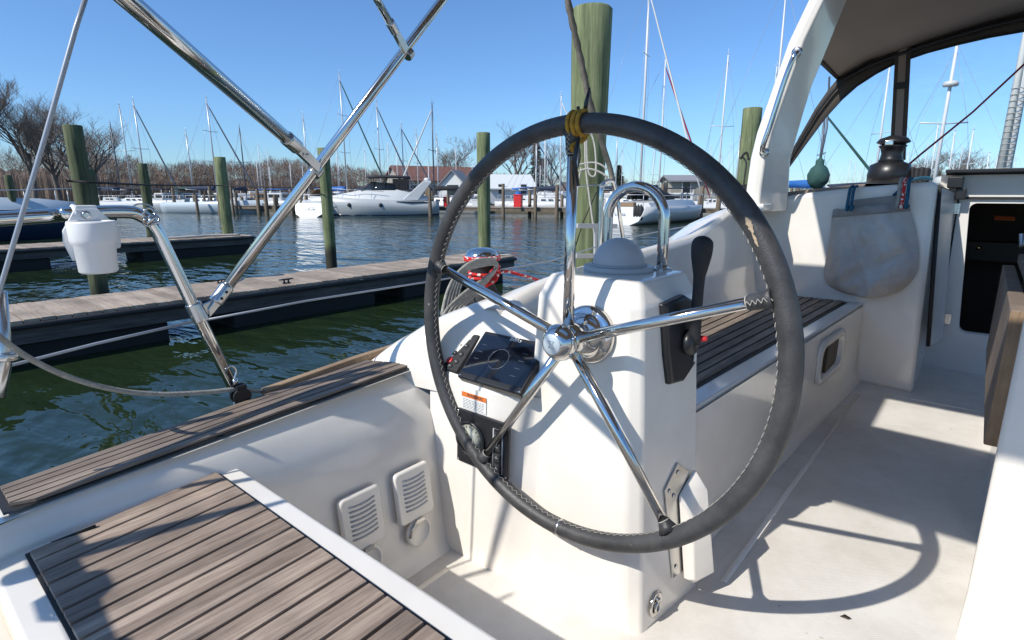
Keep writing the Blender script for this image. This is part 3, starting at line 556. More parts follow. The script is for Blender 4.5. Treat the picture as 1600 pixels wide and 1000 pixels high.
# chart plotter on the sloping top
sl=Vector((.045,0,.0405)).normalized(); nn=Vector((-sl.z,0,sl.x)); yv=Vector((0,1,0))
p0=Vector((.985,.985,-.462)) # lower port corner area
def slab(x,y,t,o=Vector((.972,.0,-.4737))): return o+sl*x+yv*y+nn*t
pl=MB(); o1=[(.0,.993),(.150,.993),(.150,.778),(.0,.778)]
pl.loft([[slab(a,b,-.012) for a,b in o1],[slab(a,b,.020) for a,b in o1]],closed=True,caps=True,smooth=False); plo=pl.build('chart_plotter','black',ped,bevel=.006)
mb=MB(); o1=[(.016,.985),(.138,.985),(.138,.786),(.016,.786)]; mb.loft([[slab(a,b,.0195) for a,b in o1],[slab(a,b,.0212) for a,b in o1]],closed=True,caps=True,smooth=False); mb.build('screen','screen',plo)
mb=MB(); cxs,cys=.075,.895
mb.tube([slab(cxs+.030*math.cos(R(t)),cys+.030*math.sin(R(t)),.0214) for t in range(0,360,10)],.0011,5,closed=True)
for t in range(0,360,30): mb.tube([slab(cxs+.033*math.cos(R(t)),cys+.033*math.sin(R(t)),.0214),slab(cxs+.036*math.cos(R(t)),cys+.036*math.sin(R(t)),.0214)],.0006,4)
for i in range(4): mb.tube([slab(.04+.022*i,.972,.0214),slab(.04+.022*i,.955,.0214)],.0010,4); mb.tube([slab(.04+.022*i,.835,.0214),slab(.04+.022*i,.818,.0214)],.0010,4)
mb.build('screen_graphics','screenink',plo)
ux=-yv; 
text('B&G',.020,slab(.141,.878,.0207),ux,sl,'paper','maker_mark',plo)
mb=MB()
for a,b in ((.006,.985),(.006,.786)): mb=MB(); mb.lathe([(.0035,0),(.003,.0015),(0,.002)],slab(a,b,.020),nn,10); mb.build('bezel_screw','steel',plo)
# autopilot keypad to port of it
kp=MB(); o1=[(.012,1.064),(.135,1.064),(.135,1.004),(.012,1.004)]; kp.loft([[slab(a,b,.0) for a,b in o1],[slab(a,b,.016) for a,b in o1]],closed=True,caps=True,smooth=False); kpo=kp.build('autopilot_keypad','blackmat',ped,bevel=.005)
for i,(a,b) in enumerate([(.092,1.048),(.092,1.024),(.064,1.048),(.064,1.024),(.040,1.024),(.024,1.036)]):
    mb=MB(); mb.lathe([(.0078,0),(.0078,.002),(.006,.003),(0,.003)],slab(a,b,.016),nn,14); bo=mb.build('button','rubber',kpo); mk=MB(); mk.tube([slab(a,b-.003,.0193),slab(a,b+.003,.0193)],.0008,4); mk.build('button_mark','paper',bo)
mb=MB(); mb.lathe([(.0098,0),(.0098,.002),(.008,.003),(0,.003)],slab(.040,1.050,.016),nn,16); mb.build('standby_button','red',kpo)
text('B&G',.014,slab(.118,1.036,.0167),ux,sl,'paper','keypad_mark',kpo)
# warning label on the vertical face
wx=.9655
def vf(y,z,t=0): return Vector((lerp(.948,.966,(z-SZ)/.49)-t,y,z))
mb=MB(); q=[vf(.977,-.497,.002),vf(.892,-.497,.002),vf(.892,-.541,.002),vf(.977,-.541,.002)]; mb.prism(q,(-.0006,0,0)); wl=mb.build('warning_label','paper',ped)
mb=MB(); q=[vf(.977,-.497,.0028),vf(.892,-.497,.0028),vf(.892,-.510,.0028),vf(.977,-.510,.0028)]; mb.prism(q,(-.0003,0,0)); mb.build('label_band','orange',wl)
text('WARNING',.0115,vf(.93,-.5035,.0036),-yv,(0,0,1),'ink','label_heading',wl,.0002)
mb=MB(); random.seed(3)
for i in range(6):
    z=-.516-.0042*i; y=.972; 
    while y>.903:
        l=random.uniform(.004,.011); mb.tube([vf(y,z,.0031),vf(max(y-l,.899),z,.0031)],.0006,4); y-=l+.003
mb.build('label_text','ink',wl)
# engine panel
q=[vf(.990,-.545),vf(.812,-.545),vf(.812,-.690),vf(.990,-.690)]
mb=MB(); mb.prism([p+Vector((.002,0,0)) for p in q],(-.010,0,0)); ep=mb.build('engine_panel','black',ped,bevel=.003)
gc=vf(.938,-.617,.008)
mb=MB(); mb.lathe([(.050,0),(.051,.006),(.047,.009),(.043,.006)],gc,(-1,0,0),36,caps=False); mb.build('gauge_bezel','black',ep)
mb=MB(); mb.lathe([(.0435,.003),(0,.0035)],gc,(-1,0,0),36); ga=mb.build('gauge','gauge',ep)
mb=MB()
for t in range(-30,211,20):
    a=R(t); mb.tube([gc+Vector((-.0045,.038*math.cos(a),.038*math.sin(a))),gc+Vector((-.0045,.032*math.cos(a),.032*math.sin(a)))],.0008,4)
mb.tube([gc+Vector((-.005,0,0)),gc+Vector((-.005,.022,.02))],.0013,5); mb.box((gc.x-.0055,gc.y-.016,gc.z-.030),(gc.x-.004,gc.y+.016,gc.z-.016)); mb.lathe([(.007,0),(.005,.003),(0,.004)],gc+Vector((-.0035,0,0)),(-1,0,0),12); mb.build('gauge_needle','ink',ga)
for i in range(4):
    zz=-.582-.028*i; c=vf(.845,zz,.009); mb=MB(); mb.box((c.x-.004,c.y-.010,c.z-.010),(c.x+.002,c.y+.010,c.z+.010)); bo=mb.build('button','rubber',ep,bevel=.002); mb=MB(); mb.tube([c+Vector((-.0045,-.004,0)),c+Vector((-.0045,.004,.0)),c+Vector((-.0045,.0,.004))],.0009,4); mb.build('button_mark','paper',bo)
mb=MB(); mb.tube([vf(.860,-.565,.009),vf(.830,-.565,.009),vf(.830,-.680,.009),vf(.860,-.680,.009)],.0018,6,closed=True); mb.build('keypad_frame','grey',ep)
mb=MB()
for a,b in ((.984,-.551),(.818,-.551),(.818,-.684),(.984,-.684)): mb=MB(); mb.lathe([(.0035,0),(.003,.0015),(0,.002)],vf(a,b,.008),(-1,0,0),10); mb.build('panel_screw','steel',ep)
# throttle on starboard face
def pf(x,z,t=0):
    tt=(z-SZ)/.74; ys=lerp(.464,.530,tt); yb=lerp(.434,.506,tt); xa=lerp(1.007,1.067,tt); xb=lerp(1.25,1.30,tt); return Vector((x,lerp(ys,yb,(x-xa)/(xb-xa))-t,z))
q=[(1.125,-.235),(1.215,-.225),(1.262,-.245),(1.268,-.300),(1.255,-.395),(1.20,-.425),(1.140,-.420),(1.130,-.35)]
mb=MB(); mb.loft([[pf(x,z,-.004) for x,z in q],[pf(x,z,.010) for x,z in q],[pf(lerp(x,1.19,.12),lerp(z,-.32,.1),.016) for x,z in q]],closed=True,caps=True,smooth=False); tp_=mb.build('throttle_plate','black',ped,bevel=.004)
hb=pf(1.215,-.335,.012)
mb=MB(); mb.lathe([(.030,0),(.030,.012),(.024,.022),(0,.024)],hb,(0,-1,0),24); mb.build('throttle_hub','black',tp_)
la=hb+Vector((0,-.018,.0)); lb=U(1092,440,y=la.y-.008); lc=U(1098,378,y=la.y-.012)
mb=MB(); mb.tube(smooth([la,la.lerp(lb,.5),lb,lb.lerp(lc,.25),lb.lerp(lc,.6),lc,lc+Vector((.002,0,.012))],3),[.014,.0135,.013,.0125,.012,.012,.0125,.013,.0135,.015,.017,.019,.021,.0225,.023,.022,.018,.013,.006],14); mb.build('throttle_lever','blackmat',tp_)
mb=MB(); mb.lathe([(.007,0),(.007,.015),(.0045,.020),(0,.021)],la+Vector((.008,-.006,.012)),(.3,-1,0),14); mb.build('neutral_button','red',tp_)
mb=MB(); mb.box((0,0,0),(.012,.002,.02),Matrix.Translation(pf(1.235,-.385,.019))); mb.build('lever_legend','paper',tp_)
# hinge bracket / folding foot chock low on the starboard face
br=thing('foot_chock','folded white foot chock on a steel plate low on the pedestal side','foot chock',pf(1.2,-.95))
q=[(1.115,-.665),(1.175,-.618),(1.222,-.655),(1.222,-.90),(1.135,-.895)]
mb=MB(); mb.prism([pf(x,z,.001) for x,z in q],(0,-.004,0)); bp_=mb.build('steel_plate','steel2',br,bevel=.001)
mb=MB()
for x,z in ((1.132,-.672),(1.172,-.640),(1.150,-.690),(1.150,-.87)): mb=MB(); mb.lathe([(.006,0),(.005,.002),(.002,.002),(0,.001)],pf(x,z,.005),(0,-1,0),12); mb.build('screw','steel',bp_)
q0=[pf(1.165,-.700,.006),pf(1.245,-.650,.006),pf(1.245,-.905,.006),pf(1.175,-.915,.006)]
q1=[p+Vector((-.012,-.050,0)) for p in q0]; q1[0]+=Vector((.022,.012,-.055)); q1[1]+=Vector((-.004,.006,-.035)); q1[3]+=Vector((.01,.02,.0))
mb=MB(); mb.loft([q0,q1],closed=True,caps=True,smooth=False); mb.build('white_wedge','gel',br,bevel=.006)
# round pad eye near the foot
pe=thing('pad_eye','round folding steel pad eye at the foot of the pedestal','pad eye',pf(1.075,-.925))
c=pf(1.065,-.925,.0)
mb=MB(); mb.lathe([(.030,0),(.030,.004),(.025,.006),(.021,.003),(0,.003)],c,(0,-1,.05),28); mb.build('rim','steel',pe)
mb=MB(); mb.tube([c+Vector((.011*math.cos(R(t)),-.007,-.006+.013*math.sin(R(t)))) for t in range(0,360,20)],.003,8,closed=True); mb.tube([c+Vector((.0,-.006,.006)),c+Vector((.0,-.008,.018))],.0045,8); mb.lathe([(.006,0),(.005,.004)],c+Vector((.0,-.003,.016)),(0,-1,0),10); mb.build('ring','steel',pe)
# ---------------------------------------------------------------- steering wheel
uu=Vector((.0118,.98921,-.14603)); vv=Vector((-.03418,-.14555,-.98876)); uu.normalize(); PH=R(334.81); RR=.44; rt=.0192
whl=thing('steering_wheel','large grey leather covered steering wheel with five polished steel spokes','steering wheel',W)
def wp(r,a,t=0): return W+(uu*math.cos(a)+vv*math.sin(a))*r+NA*t
mb=MB(); mb.tube([wp(RR,2*PI*k/160) for k in range(160)],rt,24,closed=True); rim=mb.build('rim','leather',whl,origin=W)
mb=MB(); n=330
for k in range(n):
    a0=2*PI*k/n; a1=2*PI*(k+1)/n; s=.0040*(1 if k%2 else -1)
    f=lambda a,t: wp(RR-math.sqrt(max(rt*rt-t*t,0))-.0009,a,t+.004)
    mb.tube([f(a0,s),f((a0+a1)/2,0),f(a1,-s)],.00075,4,caps=False)
mb.build('stitching','thread',rim)
# seam joints
def rim_angle(px,py):
    def pj(a): p=wp(RR,a); d=p.dot(fw); return (800+F*p.dot(r_)/d-px)**2+(500-F*p.dot(up)/d-py)**2
    return min(((pj(k/300),k/300) for k in range(1885)))[1]
a=rim_angle(878,820); mb=MB(); c=wp(RR,a); t=(wp(RR,a+.01)-c).normalized(); mb.lathe([(rt+.0002,-.003),(rt+.0010,-.002),(rt+.0010,.002),(rt+.0002,.003)],c,t,24,caps=False); mb.build('seam','steel2',rim)
# scuff where the hide has worn through
mb=MB(); random.seed(5); a0=None
best=min((((lambda p:(p[0]-1187)**2+(p[1]-360)**2)(((wp(RR,a/200)).dot(r_)/wp(RR,a/200).dot(fw)*F+800,-(wp(RR,a/200)).dot(up)/wp(RR,a/200).dot(fw)*F+500))),a/200) for a in range(1257))[1]
for j,(da,w0) in enumerate(((-.048,.003),(-.030,.0045),(-.012,.003),(.004,.004),(.016,.0065),(.028,.005),(.040,.002))):
    pass
def rimskin(a,phi,rr): 
    c=wp(RR,a); e=(c-W).normalized(); return c+(e*math.cos(phi)+NA*math.sin(phi))*rr
for (d0,d1,w0,w1,ph) in ((-.055,-.030,.05,.14,1.86),(-.030,-.002,.14,.06,1.80),(-.002,.022,.07,.20,1.70),(.022,.045,.18,.24,1.62),(.045,.062,.20,.05,1.58)):
    rws=[]
    for i in range(5):
        t=i/4; a=best+lerp(d0,d1,t); wd=lerp(w0,w1,t)*(1+.25*math.sin(9*t+d0*70)); rws.append([rimskin(a,ph-wd/1+wd*2*k/4,rt+.0007) for k in range(5)])
    mb.loft(rws)
mb.build('worn_patch','scuff',rim)
for k in range(5):
    a=PH+k*2*PI/5
    mb=MB(); mb.tube([wp(.024,a,0),wp(.20,a,0),wp(RR-rt*.6,a,0)],[.0125,.0115,.0105],18); s_=mb.build('spoke','steel',whl); sl0=.058 if k in (3,4) else .036
    mb=MB(); mb.tube([wp(RR-sl0,a),wp(RR-sl0+.006,a),wp(RR-.026,a),wp(RR-.015,a)],[.0120,.0140,.0155,.021],16); mb.build('spoke_sleeve','leather',s_)
    mb=MB(); e=(wp(1,a)-W).normalized(); mb.lathe([(.0124,-.001),(.0132,.0),(.0124,.001)],wp(RR-sl0,a),e,14,caps=False)
    for q in range(10 if sl0>.05 else 0):
        mb.tube([wp(RR-.058+.0045*q,a)+NA*.0165+(uu*-math.sin(a)+vv*math.cos(a))*(.004*(1 if q%2 else -1)),wp(RR-.058+.0045*(q+1),a)+NA*.0165+(uu*-math.sin(a)+vv*math.cos(a))*(.004*(-1 if q%2 else 1))],.0008,4,caps=False)
    mb.build('sleeve_stitching','thread',s_)
mb=MB(); mb.lathe([(.022,-.075),(.022,-.030),(.034,-.026),(.036,-.020),(.036,.014),(.032,.016),(.032,.020),(.038,.022),(.040,.030),(.038,.040),(.026,.056),(.0225,.058)],W,NA,40); hub=mb.build('hub','steel',whl)
mb=MB(); mb.lathe([(.033,-.001),(.033,.001)],W+NA*.018,NA,32); mb.build('hub_seal','rubber',hub)
mb=MB(); mb.lathe([(.0225,.0575),(.021,.0595),(0,.0600)],W,NA,28); hb_=mb.build('hub_cap','hullg',hub)
mb=MB(); mb.tube([W+NA*.0603+uu*a+vv*b for a,b in ((-.008,-.006),(.006,-.008),(.002,0),(.008,.006),(-.006,.008),(-.002,0))],.0007,4,closed=True); mb.build('cap_engraving','steel2',hb_)
# yellow cord whipped round the top of the rim
yc=min((abs((wp(RR,a/300).dot(r_)/wp(RR,a/300).dot(fw)*F+800)-906)+(0 if wp(RR,a/300).z>W.z else 999),a/300) for a in range(1885))[1]
yl=thing('yellow_cord','ochre yellow cord knotted round the top of the steering wheel','cord',wp(RR,yc))
mb=MB(); pts=[]
e0=(wp(RR,yc)-W).normalized(); tg=(wp(RR,yc+.01)-wp(RR,yc-.01)).normalized()
for i in range(90):
    t=i/89; ph=t*2*PI*5; s=lerp(-.013,.015,t); pts.append(wp(RR,yc)+tg*(s+.004*math.sin(t*17))+(e0*math.cos(ph)+NA*math.sin(ph))*(rt+.0035+.0015*math.sin(t*31)))
mb.tube(pts,.0042,7); mb.tube(smooth([pts[30],pts[30]+NA*.01-e0*.02,wp(RR-.045,yc,.018)+tg*.004,wp(RR-.055,yc,.012)],6),.005,7); mb.build('winding','yellow',yl)
mb=MB(); b0=wp(RR,yc)+e0*rt; mb.tube([b0+tg*(-.010),b0+tg*-.012+e0*.018,b0+tg*-.018+e0*.045],[.004,.0045,.002],8); mb.tube([b0+tg*.004,b0+tg*.007+e0*.012],[.003,.0035],8); mb.tube([wp(RR-.03,yc,.02)+tg*-.012,wp(RR-.075,yc,.015)+tg*-.002,wp(RR-.12,yc,.005)+tg*-.008],[.004,.005,.003],8); mb.build('cable_tie','black',yl)
#=RIG
# ---------------------------------------------------------------- stern rail and stainless frame
PY=1.33
pr_=thing('stern_rail','polished steel stern rail tube bending down to the teak side deck','guard rail',(.55,PY,-.5))
pts=[(-.9,1.10,-.09),(-.5,1.20,-.065),tuple(U(0,342,y=1.33)),tuple(U(100,334,y=1.33)),tuple(U(190,331,y=1.33)),tuple(U(218,336,y=1.33)),tuple(U(240,353,y=1.33)),tuple(U(262,395,y=1.33)),tuple(U(305,485,y=1.33)),tuple(U(378,632,y=1.31))]
sp=smooth(pts[:4],4)+smooth([pts[3],pts[4],pts[5],pts[6],pts[7]],5)[1:]+[Vector(p) for p in pts[8:]]
mb=MB(); mb.tube(sp,.0132,16); mb.build('rail_tube','steel',pr_)
mb=MB(); fb=Vector(pts[-1]); mb.lathe([(.028,-.002),(.028,.004),(.016,.010),(.0145,.05)],fb+Vector((0,0,-.012)),(-.1,.0,1),20); mb.build('rail_base','steel2',pr_)
ck=U(308,488,y=1.33); dr_=(Vector(pts[-2])-Vector(pts[-1])).normalized()
mb=MB(); mb.lathe([(.0165,-.022),(.0175,-.018),(.0175,.018),(.0165,.022)],ck,dr_,18); jb=U(328,478,y=1.33); mb.prism([ck+Vector((.008,-.004,-.014)),ck+Vector((.008,-.004,.014)),jb+Vector((.012,-.004,.014)),jb+Vector((.012,-.004,-.010))],(0,.008,0)); mb.build('clamp','steel2',pr_,bevel=.001)
mb=MB(); mb.tube([(-.6,1.18,-.31),tuple(U(0,575,y=1.36)),tuple(U(150,537,y=1.35)),tuple(U(300,503,y=1.345))],.0032,8); mb.build('lower_wire','wire',pr_)
# stanchion at the left edge
mb=MB(); a=U(-12,380,y=1.3); b=U(-12,545,y=1.34); c=U(2,545,y=1.34); mb.tube([U(0,455,y=1.32),U(8,560,y=1.32),U(-2,620,y=1.32)],[.010,.011,.011],14); mb.lathe([(.018,-.008),(.0205,-.005),(.0205,.005),(.018,.008)],U(10,556,y=1.32),(.1,0,1),18); mb.build('stanchion','steel2',pr_)
# bimini frame: two struts meeting in jaw fittings
bf=thing('bimini','brown canvas sun canopy overhead with its crossing polished steel tubes beside the stern','canopy',tuple(jb))
B0=U(336,473,y=1.33); B1=U(640,72,y=1.33); B2=U(697,-8,y=1.33); Bt=B0+(B2-B0)*((.985-B0.z)/(B2.z-B0.z))
mb=MB(); mb.tube([B0,B2,Bt],.0128,16); mb.build('main_strut','steel',bf)
dB=(B2-B0).normalized()
mb=MB(); mb.lathe([(.0135,0),(.0158,.003),(.0158,.045),(.0135,.048)],B0,dB,18); mb.prism([B0-dB*.028+Vector((0,-.010,-.010)),B0-dB*.028+Vector((0,-.010,.010)),B0+dB*.012+Vector((0,-.012,.013)),B0+dB*.012+Vector((0,-.012,-.013))],(0,.022,0)); js=mb.build('jaw_fitting','steel2',bf,bevel=.0015)
mb=MB(); mb.lathe([(.0035,0),(.003,.002),(0,.002)],B0+dB*.014+Vector((0,-.016,0)),(0,-1,0),10);mb.lathe([(.0035,0),(.003,.002),(0,.002)],B0+dB*.032+Vector((0,-.016,0)),(0,-1,0),10); mb.build('grub_screw','rubber',js)
A0=U(497,262,y=1.31); A1=U(455,222,y=1.25); At=U(195,-4,y=.98); Att=A1+(At-A1)*1.7; dA=(At-A1).normalized()
mb=MB(); mb.tube([A1,At,Att],.0142,16); mb.build('aft_strut','steel',bf)
mb=MB(); mb.lathe([(.0145,-.03),(.0172,-.026),(.0172,.020),(.0145,.024)],A1,dA,18); mb.prism([A1-dA*.028+Vector((-.004,-.008,-.012)),A1-dA*.028+Vector((.004,-.008,.012)),A0+Vector((.006,-.006,.010)),A0+Vector((-.002,-.006,-.012))],(0,.016,0)); mb.lathe([(.0165,-.012),(.017,0),(.0165,.012)],A0+Vector((.004,.018,-.008)),dB,16); j2=mb.build('jaw_fitting','steel2',bf,bevel=.0015)
mb=MB(); mb.lathe([(.005,0),(.004,.003),(0,.003)],A0.lerp(A1,.5)+Vector((-.002,-.012,0)),(0,-1,0),12); mb.build('pivot_pin','steel',j2)
C0=U(632,78,y=1.32); C1=U(612,40,y=1.27); C2=U(585,-8,y=1.2); C3=C1+(C2-C1)*4; dC=(C2-C1).normalized()
mb=MB(); mb.tube([C1,C2,C3],.0098,14); mb.build('forward_strut','steel',bf)
mb=MB(); mb.lathe([(.0105,-.03),(.0125,-.028),(.0125,.018),(.0105,.020)],C1,dC,16); mb.prism([C1-dC*.03+Vector((-.003,-.007,-.010)),C1-dC*.03+Vector((.005,-.007,.010)),C0+Vector((.012,-.006,.008)),C0+Vector((.0,-.006,-.012))],(0,.014,0)); mb.lathe([(.0160,-.011),(.0165,0),(.0160,.011)],U(638,84,y=1.33),dB,16); mb.build('jaw_fitting','steel2',bf,bevel=.0015)
# the canopy overhead (out of the frame, it shades the cockpit): canvas with a sail window
bc=bf
zc=1.0
xsA,xsB=-.12,.63; wA,wB=.63,1.06; xe=2.35; y0_,y1_=-1.9,1.22
mb=MB()
def cpatch(xa,xb,ya,yb):
    rows=[]
    for i in range(7):
        x=lerp(xa,xb,i/6); rows.append([(x,lerp(ya,yb,j/8),zc) for j in range(9)])
    mb.loft(rows)
cpatch(xsA,wA,y0_,y1_); cpatch(wA,wB,.84,y1_); cpatch(wA,wB,y0_,-.5); cpatch(wB,1.86,y0_,y1_); cpatch(1.86,xe,y0_,1.02)
mb.build('canvas','canvas',bc,solid=.004)
mb=MB()
for x in (xsA,wA+.0,xe): mb=MB(); mb.tube([(x,y0_,zc-.012),(x,-1.2,zc-.012),(x,-.35,zc-.012),(x,.6,zc-.016),(x,y1_ if x<1.8 else 1.02,zc-.012)],.0115,10); mb.build('bow','steel',bc)
mb=MB(); mb.tube(smooth([(-.12,1.10,.99),(-.135,1.12,.62),(-.16,1.16,.30),(-.19,1.235,-.04)],5),.009,8); mb.build('aft_strap','web',bc)
mb=MB(); mb.tube([tuple(Att),(-.12,1.20,.99)],.004,6); mb.build('strut_lanyard','web',bc)
# unseen post and bar behind the stern, added to throw shade on the helm seat
ag=thing('stern_occluder','grey antenna post and bar, unseen, added to shade the helm seat','occluder',(-.39,1.15,-.09))
mb=MB(); mb.tube([(-.39,1.15,-.10),(-.39,1.15,.06),(-.395,1.15,.16),(-.40,1.15,.29)],[.021,.018,.011,.005],10); mb.build('occluder_post','blackmat',ag)
mb=MB(); mb.lathe([(.018,-.22),(.026,-.20),(.026,-.13),(.018,-.12),(.020,-.02),(.034,0),(.034,.05),(.020,.06),(.018,.13),(.030,.14),(.028,.20),(.012,.24)],(-.39,1.02,-.055),(0,1,.05),12); mb.build('occluder_bar','blackmat',ag)
# cup holder
ch=thing('cup_holder','white plastic cup holder clipped onto the stern rail','cup holder',(.27,1.26,-.2))
cw=U(149,388,y=1.275); axh=Vector((0,0,1))
def cuppos(z): return Vector((cw.x,cw.y,z))
zt=U(147,345,y=1.27).z; zm=U(147,382,y=1.27).z; zb=U(147,427,y=1.27).z
mb=MB(); mb.lathe([(.0,zb-zt),(.028,zb-zt),(.0312,zb-zt+.004),(.0330,zm-zt-.002),(.0365,zm-zt+.002),(.0378,zm-zt+.010),(.0385,-.004),(.0372,.0),(.0355,-.002),(.034,zm-zt+.01),(.029,zb-zt+.01),(0,zb-zt+.008)],Vector((cw.x,cw.y,zt)),(0,0,1),36); mb.build('cup','white',ch)
kx=U(130,331,y=1.32)
mb=MB(); q=[(-.030,-.085),(-.040,-.05),(-.038,-.028),(-.014,.012),(.022,.012),(.046,-.018),(.056,-.030),(.05,-.065)]
mb.prism([(kx.x+a,1.318,kx.z+b-.006) for a,b in q],(0,-.006,0)); mb.tube([(kx.x-.012,1.33+.016*math.cos(R(t)),kx.z-.006+.016*math.sin(R(t))) for t in range(-60,200,20)],.005,8); mb.box((kx.x-.012,1.315,kx.z+.004),(kx.x+.022,1.348,kx.z+.012)); mb.box((kx.x-.02,1.29,kx.z-.09),(kx.x+.03,1.32,kx.z-.04)); mb.build('clip','white',ch,bevel=.003)
mb=MB(); mb.lathe([(.008,0),(.007,.004),(.004,.0045),(0,.003)],(kx.x+.002,1.312,kx.z-.006),(0,-1,0),14); mb.build('screw','steel2',ch)
# hitched shackles hanging on the rail bend
shk=thing('rail_shackles','small steel shackles and ring clipped at the bend of the stern rail','shackle',U(232,345,y=1.33))
mb=MB(); 
c=U(222,333,y=1.34); mb.tube(smooth([U(203,336,y=1.34),U(210,321,y=1.34),U(228,319,y=1.34),U(243,327,y=1.34)],5),.0018,6)
for (px,py,rr) in ((233,333,.010),(240,342,.010),(231,347,.008)):
    c=U(px,py,y=1.315); mb.tube([c+Vector((rr*math.cos(R(t)),.003*math.sin(R(2*t)),rr*math.sin(R(t)))) for t in range(0,360,24)],.0022,6,closed=True)
mb.tube([U(229,350,y=1.31),U(245,336,y=1.31)],.004,6); mb.build('shackle_rings','steel',shk)
# backstay leg at the left
bs=MB(); bs.tube([U(136,-10,y=1.12),U(118,45,y=1.12),U(70,215,y=1.14),U(0,452,y=1.17),U(-60,650,y=1.2)],.0036,8); tag(bs.build('backstay','wire'),'taut grey steel stay running down the left edge of the view','rigging wire')
# sagging grey sheet led to a black block
rp=MB(); rp.tube(smooth([U(-60,470,y=1.22),U(0,527,y=1.25),U(50,562,y=1.27),U(110,590,y=1.29),U(180,609,y=1.30),U(250,616,y=1.30),U(320,613,y=1.30),U(372,608,y=1.30),U(400,611,y=1.31),U(430,614,y=1.33),U(480,606,y=1.38)],6),.0052,10); tag(rp.build('control_rope','rope'),'sagging grey braided rope led through the black pulley block by the side deck','rope')
bk=thing('pulley_block','black pulley block with steel shackle standing on the side deck edge','pulley block',U(380,630,y=1.3))
q=U(376,618,y=1.29)
for s in (-.009,.009):
    mb=MB(); mb.lathe([(.020,-.003),(.021,0),(.020,.003)],q+Vector((0,s,.0)),(.15,1,.1),20); mb.box((q.x-.012,q.y+s-.0025,q.z-.034),(q.x+.012,q.y+s+.0025,q.z+.028)); mb.build('cheek','black',bk,bevel=.002)
mb=MB(); mb.lathe([(.016,-.005),(.013,0),(.016,.005)],q,(.15,1,.1),18); mb.build('sheave','blackmat',bk)
mb=MB(); mb.tube(smooth([U(352,577,y=1.29),U(362,572,y=1.29),U(369,580,y=1.29),U(366,592,y=1.29),U(370,600,y=1.29)],4),.0022,8); mb.lathe([(.006,0),(.006,.012)],U(368,600,y=1.29),(0,0,1),10); mb.build('shackle','steel',bk)
# lifeline forward of the rail and gate stanchion
ll=MB(); ll.tube([U(322,500,y=1.345),U(480,470,y=1.37),U(690,437,y=1.40),U(860,408,y=1.42),U(972,373,y=1.44),U(1096,349,y=1.46),U(1180,333,y=1.48)],.0030,6); tag(ll.build('lifeline','wire'),'thin pale wire lifeline running forward above the dock edge','wire')
gs=thing('gate_stanchion','slim polished steel gate stanchions with looped tops standing on the side deck beyond the pedestal','stanchion',(2.2,1.4,-.45))
mb=MB(); mb.tube(smooth([U(935,420,y=1.4),U(938,350,y=1.4),U(940,296,y=1.4),U(947,285,y=1.4),U(957,284,y=1.4),U(962,298,y=1.4)],5),.0105,12); mb.tube([U(963,292,y=1.4),U(968,335,y=1.4),U(977,395,y=1.4)],.0095,12); mb.build('stanchion_tubes','steel',gs)
mb=MB(); mb.tube([U(898,291,y=1.4),U(935,289,y=1.4)],.003,6); mb.tube([U(975,387,y=1.4),U(962,392,y=1.4)],.004,6); mb.lathe([(.008,-.01),(.009,0),(.008,.01)],U(940,290,y=1.39),(1,0,0),10); mb.build('gate_hook','steel2',gs)
bs=thing('boarding_step','grey plastic folding boarding step hung outside the side deck','step',U(932,400,y=1.55))
mb=MB()
def bar(mb,a,b,w,t): 
    a=Vector(a);b=Vector(b); mb.prism([a+Vector((0,-w,-t)),a+Vector((0,w,-t)),a+Vector((0,w,t)),a+Vector((0,-w,t))],b-a)
bar(mb,U(900,353,y=1.5),U(962,353,y=1.5),.012,.011); bar(mb,U(898,400,y=1.5),U(934,400,y=1.5),.012,.011); mb.prism([U(930,350,y=1.5),U(938,350,y=1.5),U(938,415,y=1.5),U(930,415,y=1.5)],(0,.012,0)); mb.build('step_frame','grey',bs,bevel=.003)
# webbing strap from gate up to the canopy frame, spiral wrapped
st=MB(); P=smooth([U(880,-40,y=1.36),U(892,25,y=1.36),U(908,95,y=1.37),U(922,160,y=1.375),U(938,215,y=1.385),U(953,262,y=1.40),U(957,284,y=1.40)],8)
rows=[]
for i,p in enumerate(P):
    wdt=.0135*(1+(.16*math.sin(i*2.1) if i<26 else 0)); rows.append([p+r_*wdt+fw*0,p+fw*-.004,p-r_*wdt,p+fw*.004])
st.loft(rows,closed=True,caps=True); tag(st.build('webbing_strap','web'),'grey twisted webbing strap crossing in front of the big green pile','strap')
# port winch outboard of the coaming
wn=thing('sheet_winch','chrome topped sheet winch wrapped with red flecked rope beyond the coaming','winch',U(752,470,y=1.40))
wc=U(753,398,y=1.40); wz=wc.z
mb=MB(); mb.lathe([(.072,-.20),(.072,-.15),(.060,-.14),(.046,-.11),(.043,-.05),(.050,-.028),(.058,-.02)],wc,(0,0,1),32); mb.build('drum','blackmat',wn)
mb=MB(); mb.lathe([(.061,-.020),(.063,-.010),(.062,.0),(.050,.016),(.030,.024),(.0,.027)],wc,(0,0,1),32); mb.tube([wc+Vector((.04,-.02,.0)),wc+Vector((.10,-.05,-.002))],.006,8); mb.build('chrome_top','steel',wn)
mb=MB()
for z in (-.012,-.02): mb.tube([wc+Vector((.0635*math.cos(R(t)),.0635*math.sin(R(t)),z+.00002*t)) for t in range(0,360,12)],.0055,8,closed=True)
mb.tube([wc+Vector((.048*math.cos(R(t)),.048*math.sin(R(t)),-.06-.00004*t)) for t in range(0,720,12)],.006,8)
e=wc+Vector((.03,-.04,-.075)); mb.tube(smooth([e,U(790,424,y=1.39),U(815,430,y=1.37),U(835,436,y=1.36),U(860,445,y=1.34)],5),.0055,8)
